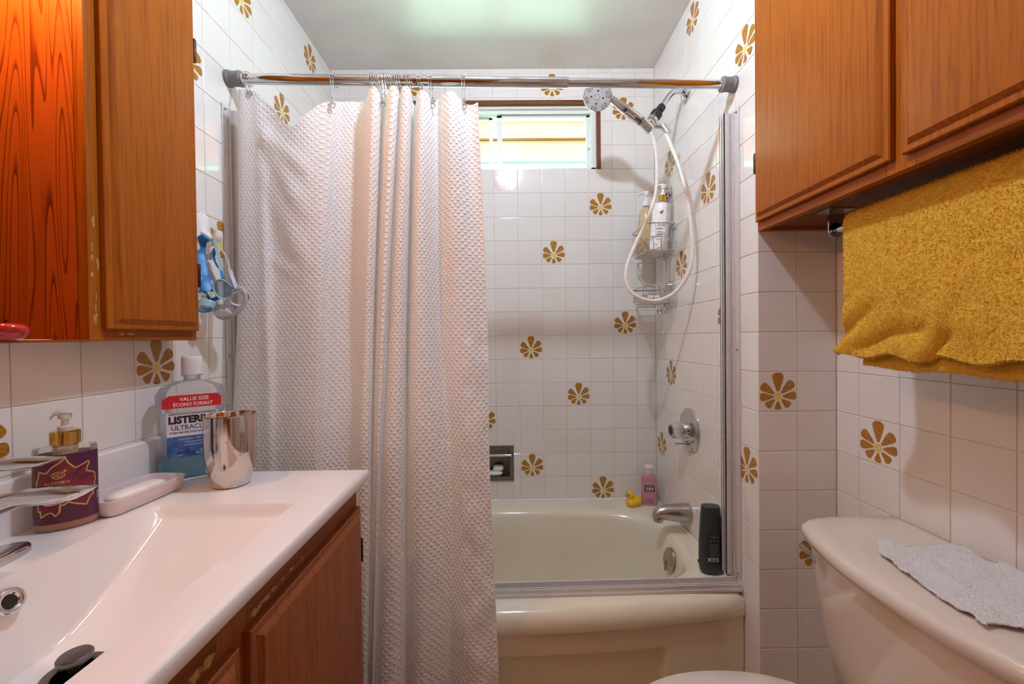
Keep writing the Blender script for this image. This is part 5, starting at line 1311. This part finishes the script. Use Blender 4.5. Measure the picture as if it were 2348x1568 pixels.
# ================================================================== HOOK AND SWIM GOGGLES ON THE LEFT WALL
HKY = -0.818
hk = thing('wall_hook', 'white plastic adhesive hook on the tiles beside the wood cabinet', 'hook', (XL, HKY, 1.43))
def yz(pts, x): return [Vector((x, HKY + a, b)) for a, b in pts]
pl = [Vector((XL, HKY, 1.445)) + Vector((0, p.x, p.y)) for p in rrect(0, 0, .026, .055, .025, 0, 8)]
m = MB(); m.rings([pl, [p + Vector((.006, 0, 0)) for p in pl], [Vector((XL + .009, HKY + (p.y - HKY) * .85, 1.445 + (p.z - 1.445) * .92)) for p in pl]]); m.build('plate', WHITEP, hk, smooth=50)
m = MB(); m.tube(spline([(XL + .006, HKY, 1.448), (XL + .020, HKY, 1.440), (XL + .036, HKY, 1.428), (XL + .044, HKY, 1.436), (XL + .046, HKY, 1.452)], 20), [(.007, .014)] * 21, 14, flat=(0, 0, 1)); m.build('prong', WHITEP, hk, smooth=60)

FROST = clear_mat('frosted_silicone', '#e6e6ee', .55, .25); AQUA = clear_mat('aqua_silicone', '#b5dbe0', .62, .2)
BLUE = pm('blue_silicone', '#1d7fc4', .4); LENSB = clear_mat('blue_lens', '#5aa0d8', .5, .05); LENSC = clear_mat('clear_lens', '#eef0f2', .25, .04)
def P(u, v, y): return ony(u, v, y - 0.028 * max(0, min(1, (v - 590) / 70)))
def strap(m, pts, w, t=.0013, flat_=(0, 1, 0), n=28): m.tube(spline(pts, n), [(w, t)] * (len(spline(pts, n))), 10, flat=flat_)
def cup_ring(m, c, ax, rx, rz, depth, tilt=0.0, rim=.0035):
    """goggle eye cup: oval gasket tube and flaring skirt; ax = facing direction"""
    ax = Vector(ax).normalized(); s_ = ax.cross(Vector((0, 0, 1))).normalized(); u_ = s_.cross(ax)
    s2 = s_ * cos(tilt) + u_ * sin(tilt); u2 = u_ * cos(tilt) - s_ * sin(tilt)
    def rg(k, d): return [c + ax * d + s2 * (rx * k * cos(2 * pi * i / 28)) + u2 * (rz * k * sin(2 * pi * i / 28)) for i in range(28)]
    m.rings([rg(.78, depth), rg(.86, depth * .96), rg(.92, depth * .55), rg(1.0, 0), rg(1.08, -.004), rg(1.02, -.007), rg(.90, -.004), rg(.82, depth * .5)], False, False)
    return rg(.80, depth)
# clear goggles hang in front, blue pair behind
g1 = thing('swim_goggles', 'clear frosted swim goggles hanging on the white wall hook', 'goggles', P(520, 700, -.80))
m = MB(); strap(m, [P(488, 540, -.818), P(476, 548, -.808), P(473, 572, -.80), P(476, 602, -.80), P(484, 625, -.80), P(491, 642, -.80)], .0085); m.build('head_strap', FROST, g1, smooth=60)
m = MB(); strap(m, [P(483, 596, -.812), P(486, 580, -.815), P(497, 570, -.815), P(510, 575, -.812), P(521, 594, -.805), P(529, 624, -.80)], .0062); m.build('head_strap', FROST, g1, smooth=60)
m = MB(); strap(m, [P(489, 634, -.80), P(496, 655, -.80), P(499, 680, -.80), P(501, 704, -.80)], .0085, .0024); m.build('buckle_strap', FROST, g1, smooth=60)
m = MB(); strap(m, [P(527, 618, -.80), P(535, 640, -.80), P(544, 664, -.80)], .0078, .0024); m.build('buckle_strap', FROST, g1, smooth=60)
m = MB(); m.tube(spline([P(500, 700, -.80), P(496, 716, -.80), P(506, 727, -.802), P(524, 727, -.802), P(543, 714, -.80), P(558, 700, -.798), P(563, 682, -.798), P(555, 664, -.798), P(543, 660, -.80)], 48), [(.0062, .0042)] * 49, 12); m.build('front_frame', FROST, g1, smooth=60)
for c, ax, rx, rz, tl_ in ((P(549, 684, -.800), (-.62, .70, .10), .0225, .0175, .5), (P(513, 712, -.806), (.15, -.60, -.78), .0235, .0165, .15)):
    m = MB(); lr = cup_ring(m, c, ax, rx, rz, .013, tl_); ec = m.build('eye_cup', FROST, g1, smooth=60)
    m = MB(); m.add(lr, [tuple(range(28))]); m.build('lens', LENSC, ec, smooth=0)
g2 = thing('swim_goggles', 'aqua and bright blue swim goggles hanging behind the clear pair', 'goggles', P(480, 690, -.84))
m = MB(); strap(m, [P(473, 545, -.838), P(462, 552, -.834), P(459, 580, -.834), P(464, 612, -.836), P(467, 632, -.836), P(472, 648, -.838), P(478, 668, -.838)], .0115, flat_=(1, 0, 0)); m.build('head_strap', BLUE, g2, smooth=60)
m = MB(); strap(m, [P(494, 572, -.828), P(490, 590, -.826), P(497, 608, -.825), P(507, 622, -.825), P(512, 638, -.825)], .0052); m.build('head_strap', BLUE, g2, smooth=60)
m = MB(); strap(m, [P(493, 550, -.83), P(499, 580, -.826), P(505, 610, -.824), P(511, 642, -.824)], .0075); m.build('side_strap', AQUA, g2, smooth=60)
m = MB(); strap(m, [P(464, 636, -.842), P(459, 655, -.842), P(456, 672, -.844)], .007); m.build('side_strap', AQUA, g2, smooth=60)
m = MB(); strap(m, [P(450, 660, -.840), P(464, 666, -.838), P(475, 676, -.836), P(482, 692, -.834), P(484, 706, -.834)], .0070, .0024); m.build('buckle_strap', BLUE, g2, smooth=60)
m = MB(); strap(m, [P(518, 648, -.826), P(526, 654, -.826), P(532, 660, -.826)], .006, .0024); m.build('buckle_strap', BLUE, g2, smooth=60)
for c, ax, rx, rz, tl_ in ((P(510, 664, -.832), (-.55, .80, .10), .0185, .0255, .35), (P(468, 700, -.846), (.20, -.55, -.75), .024, .0165, -.05)):
    m = MB(); lr = cup_ring(m, c, ax, rx, rz, .013, tl_); ec = m.build('eye_cup', AQUA, g2, smooth=60)
    m = MB(); m.add(lr, [tuple(range(28))]); m.build('lens', LENSB, ec, smooth=0)
m = MB(); m.tube([P(484, 690, -.836), P(492, 686, -.834), P(500, 682, -.834)], .005, 8); m.build('nose_bridge', BLUE, g2)

# ================================================================== OUTSIDE
SIDING = wood('cedar_siding', '#864a3c', '#66352a', 'x', rough=0.8, scale=0.3)
nb = thing('neighbour_house', 'sunlit house wall with cedar boards above white render seen through window', 'house', (-0.6, 2.8, -0.5))
m = MB(); m.box((-6, 2.66, -0.5), (5, 3.0, 3.10)); m.build('rendered_wall', pm('white_render', '#c8c8c8', 0.9), nb, smooth=0)
m = MB(); m.box((-6, 2.69, 3.10), (5, 3.0, 5.2)); m.build('backing_wall', pm('dark_gap', '#140c07', 0.9), nb, smooth=0)
for k in range(8):
    z = 3.125 + 0.222 * k
    m = MB(); m.add([(-6, 2.615, z), (5, 2.615, z), (5, 2.66, z + 0.212), (-6, 2.66, z + 0.212), (-6, 2.69, z), (5, 2.69, z), (5, 2.69, z + .212), (-6, 2.69, z + .212)],
                    [(0, 1, 2, 3), (4, 7, 6, 5), (0, 4, 5, 1), (3, 2, 6, 7), (0, 3, 7, 4), (1, 5, 6, 2)]); m.build('siding_board', SIDING, nb, smooth=0)
m = MB(); m.box((-6, 2.60, 3.085), (5, 2.67, 3.122)); m.build('drip_board', pm('blue_grey_board', '#4c4f5c', 0.7), nb, smooth=0)

# ================================================================== LAMPS OUT OF FRAME
ca = thing('ceiling_light', 'round white ceiling lamp in the middle of the bathroom ceiling', 'lamp', (LAMP_A.x, LAMP_A.y, CEIL))
m = MB(); m.lathe([(0.0, -0.001), (0.13, -0.001), (0.13, -0.018), (0.115, -0.03), (0.0, -0.03)], (LAMP_A.x, LAMP_A.y, CEIL), seg=40, cap0=False, cap1=False); m.build('base_plate', WHITEP, ca)
ld = bpy.data.lights.new('ceiling_bulb', 'POINT'); ld.energy = 29; ld.color = (0.67, 0.80, 1.0); ld.shadow_soft_size = 0.03
lo = bpy.data.objects.new('ceiling_bulb', ld); COL.objects.link(lo); lo.parent = ca; lo.location = LAMP_A - Vector(ca.location)
cb = thing('vanity_light', 'warm bulb in a brass holder at the top of the open niche', 'lamp', (LAMP_B.x, LAMP_B.y, ZN1 - 0.02))
m = MB(); m.lathe([(0.035, 0), (0.035, -0.008), (0.02, -0.015), (0.02, -0.10), (0.026, -0.12)], (LAMP_B.x, LAMP_B.y, ZN1 - 0.02)); m.build('lamp_holder', GOLD, cb)
ld = bpy.data.lights.new('vanity_bulb', 'POINT'); ld.energy = 8.5; ld.color = (1.0, 0.55, 0.22); ld.shadow_soft_size = 0.035
lo = bpy.data.objects.new('vanity_bulb', ld); COL.objects.link(lo); lo.parent = cb; lo.location = LAMP_B - Vector(cb.location) + Vector((0, 0, 0.0))

for o in bpy.data.objects:
    if o.name.split('.')[0] in ('small_print', 'small_lettering', 'nozzles', 'roller_beads', 'bars'): o['kind'] = 'stuff'
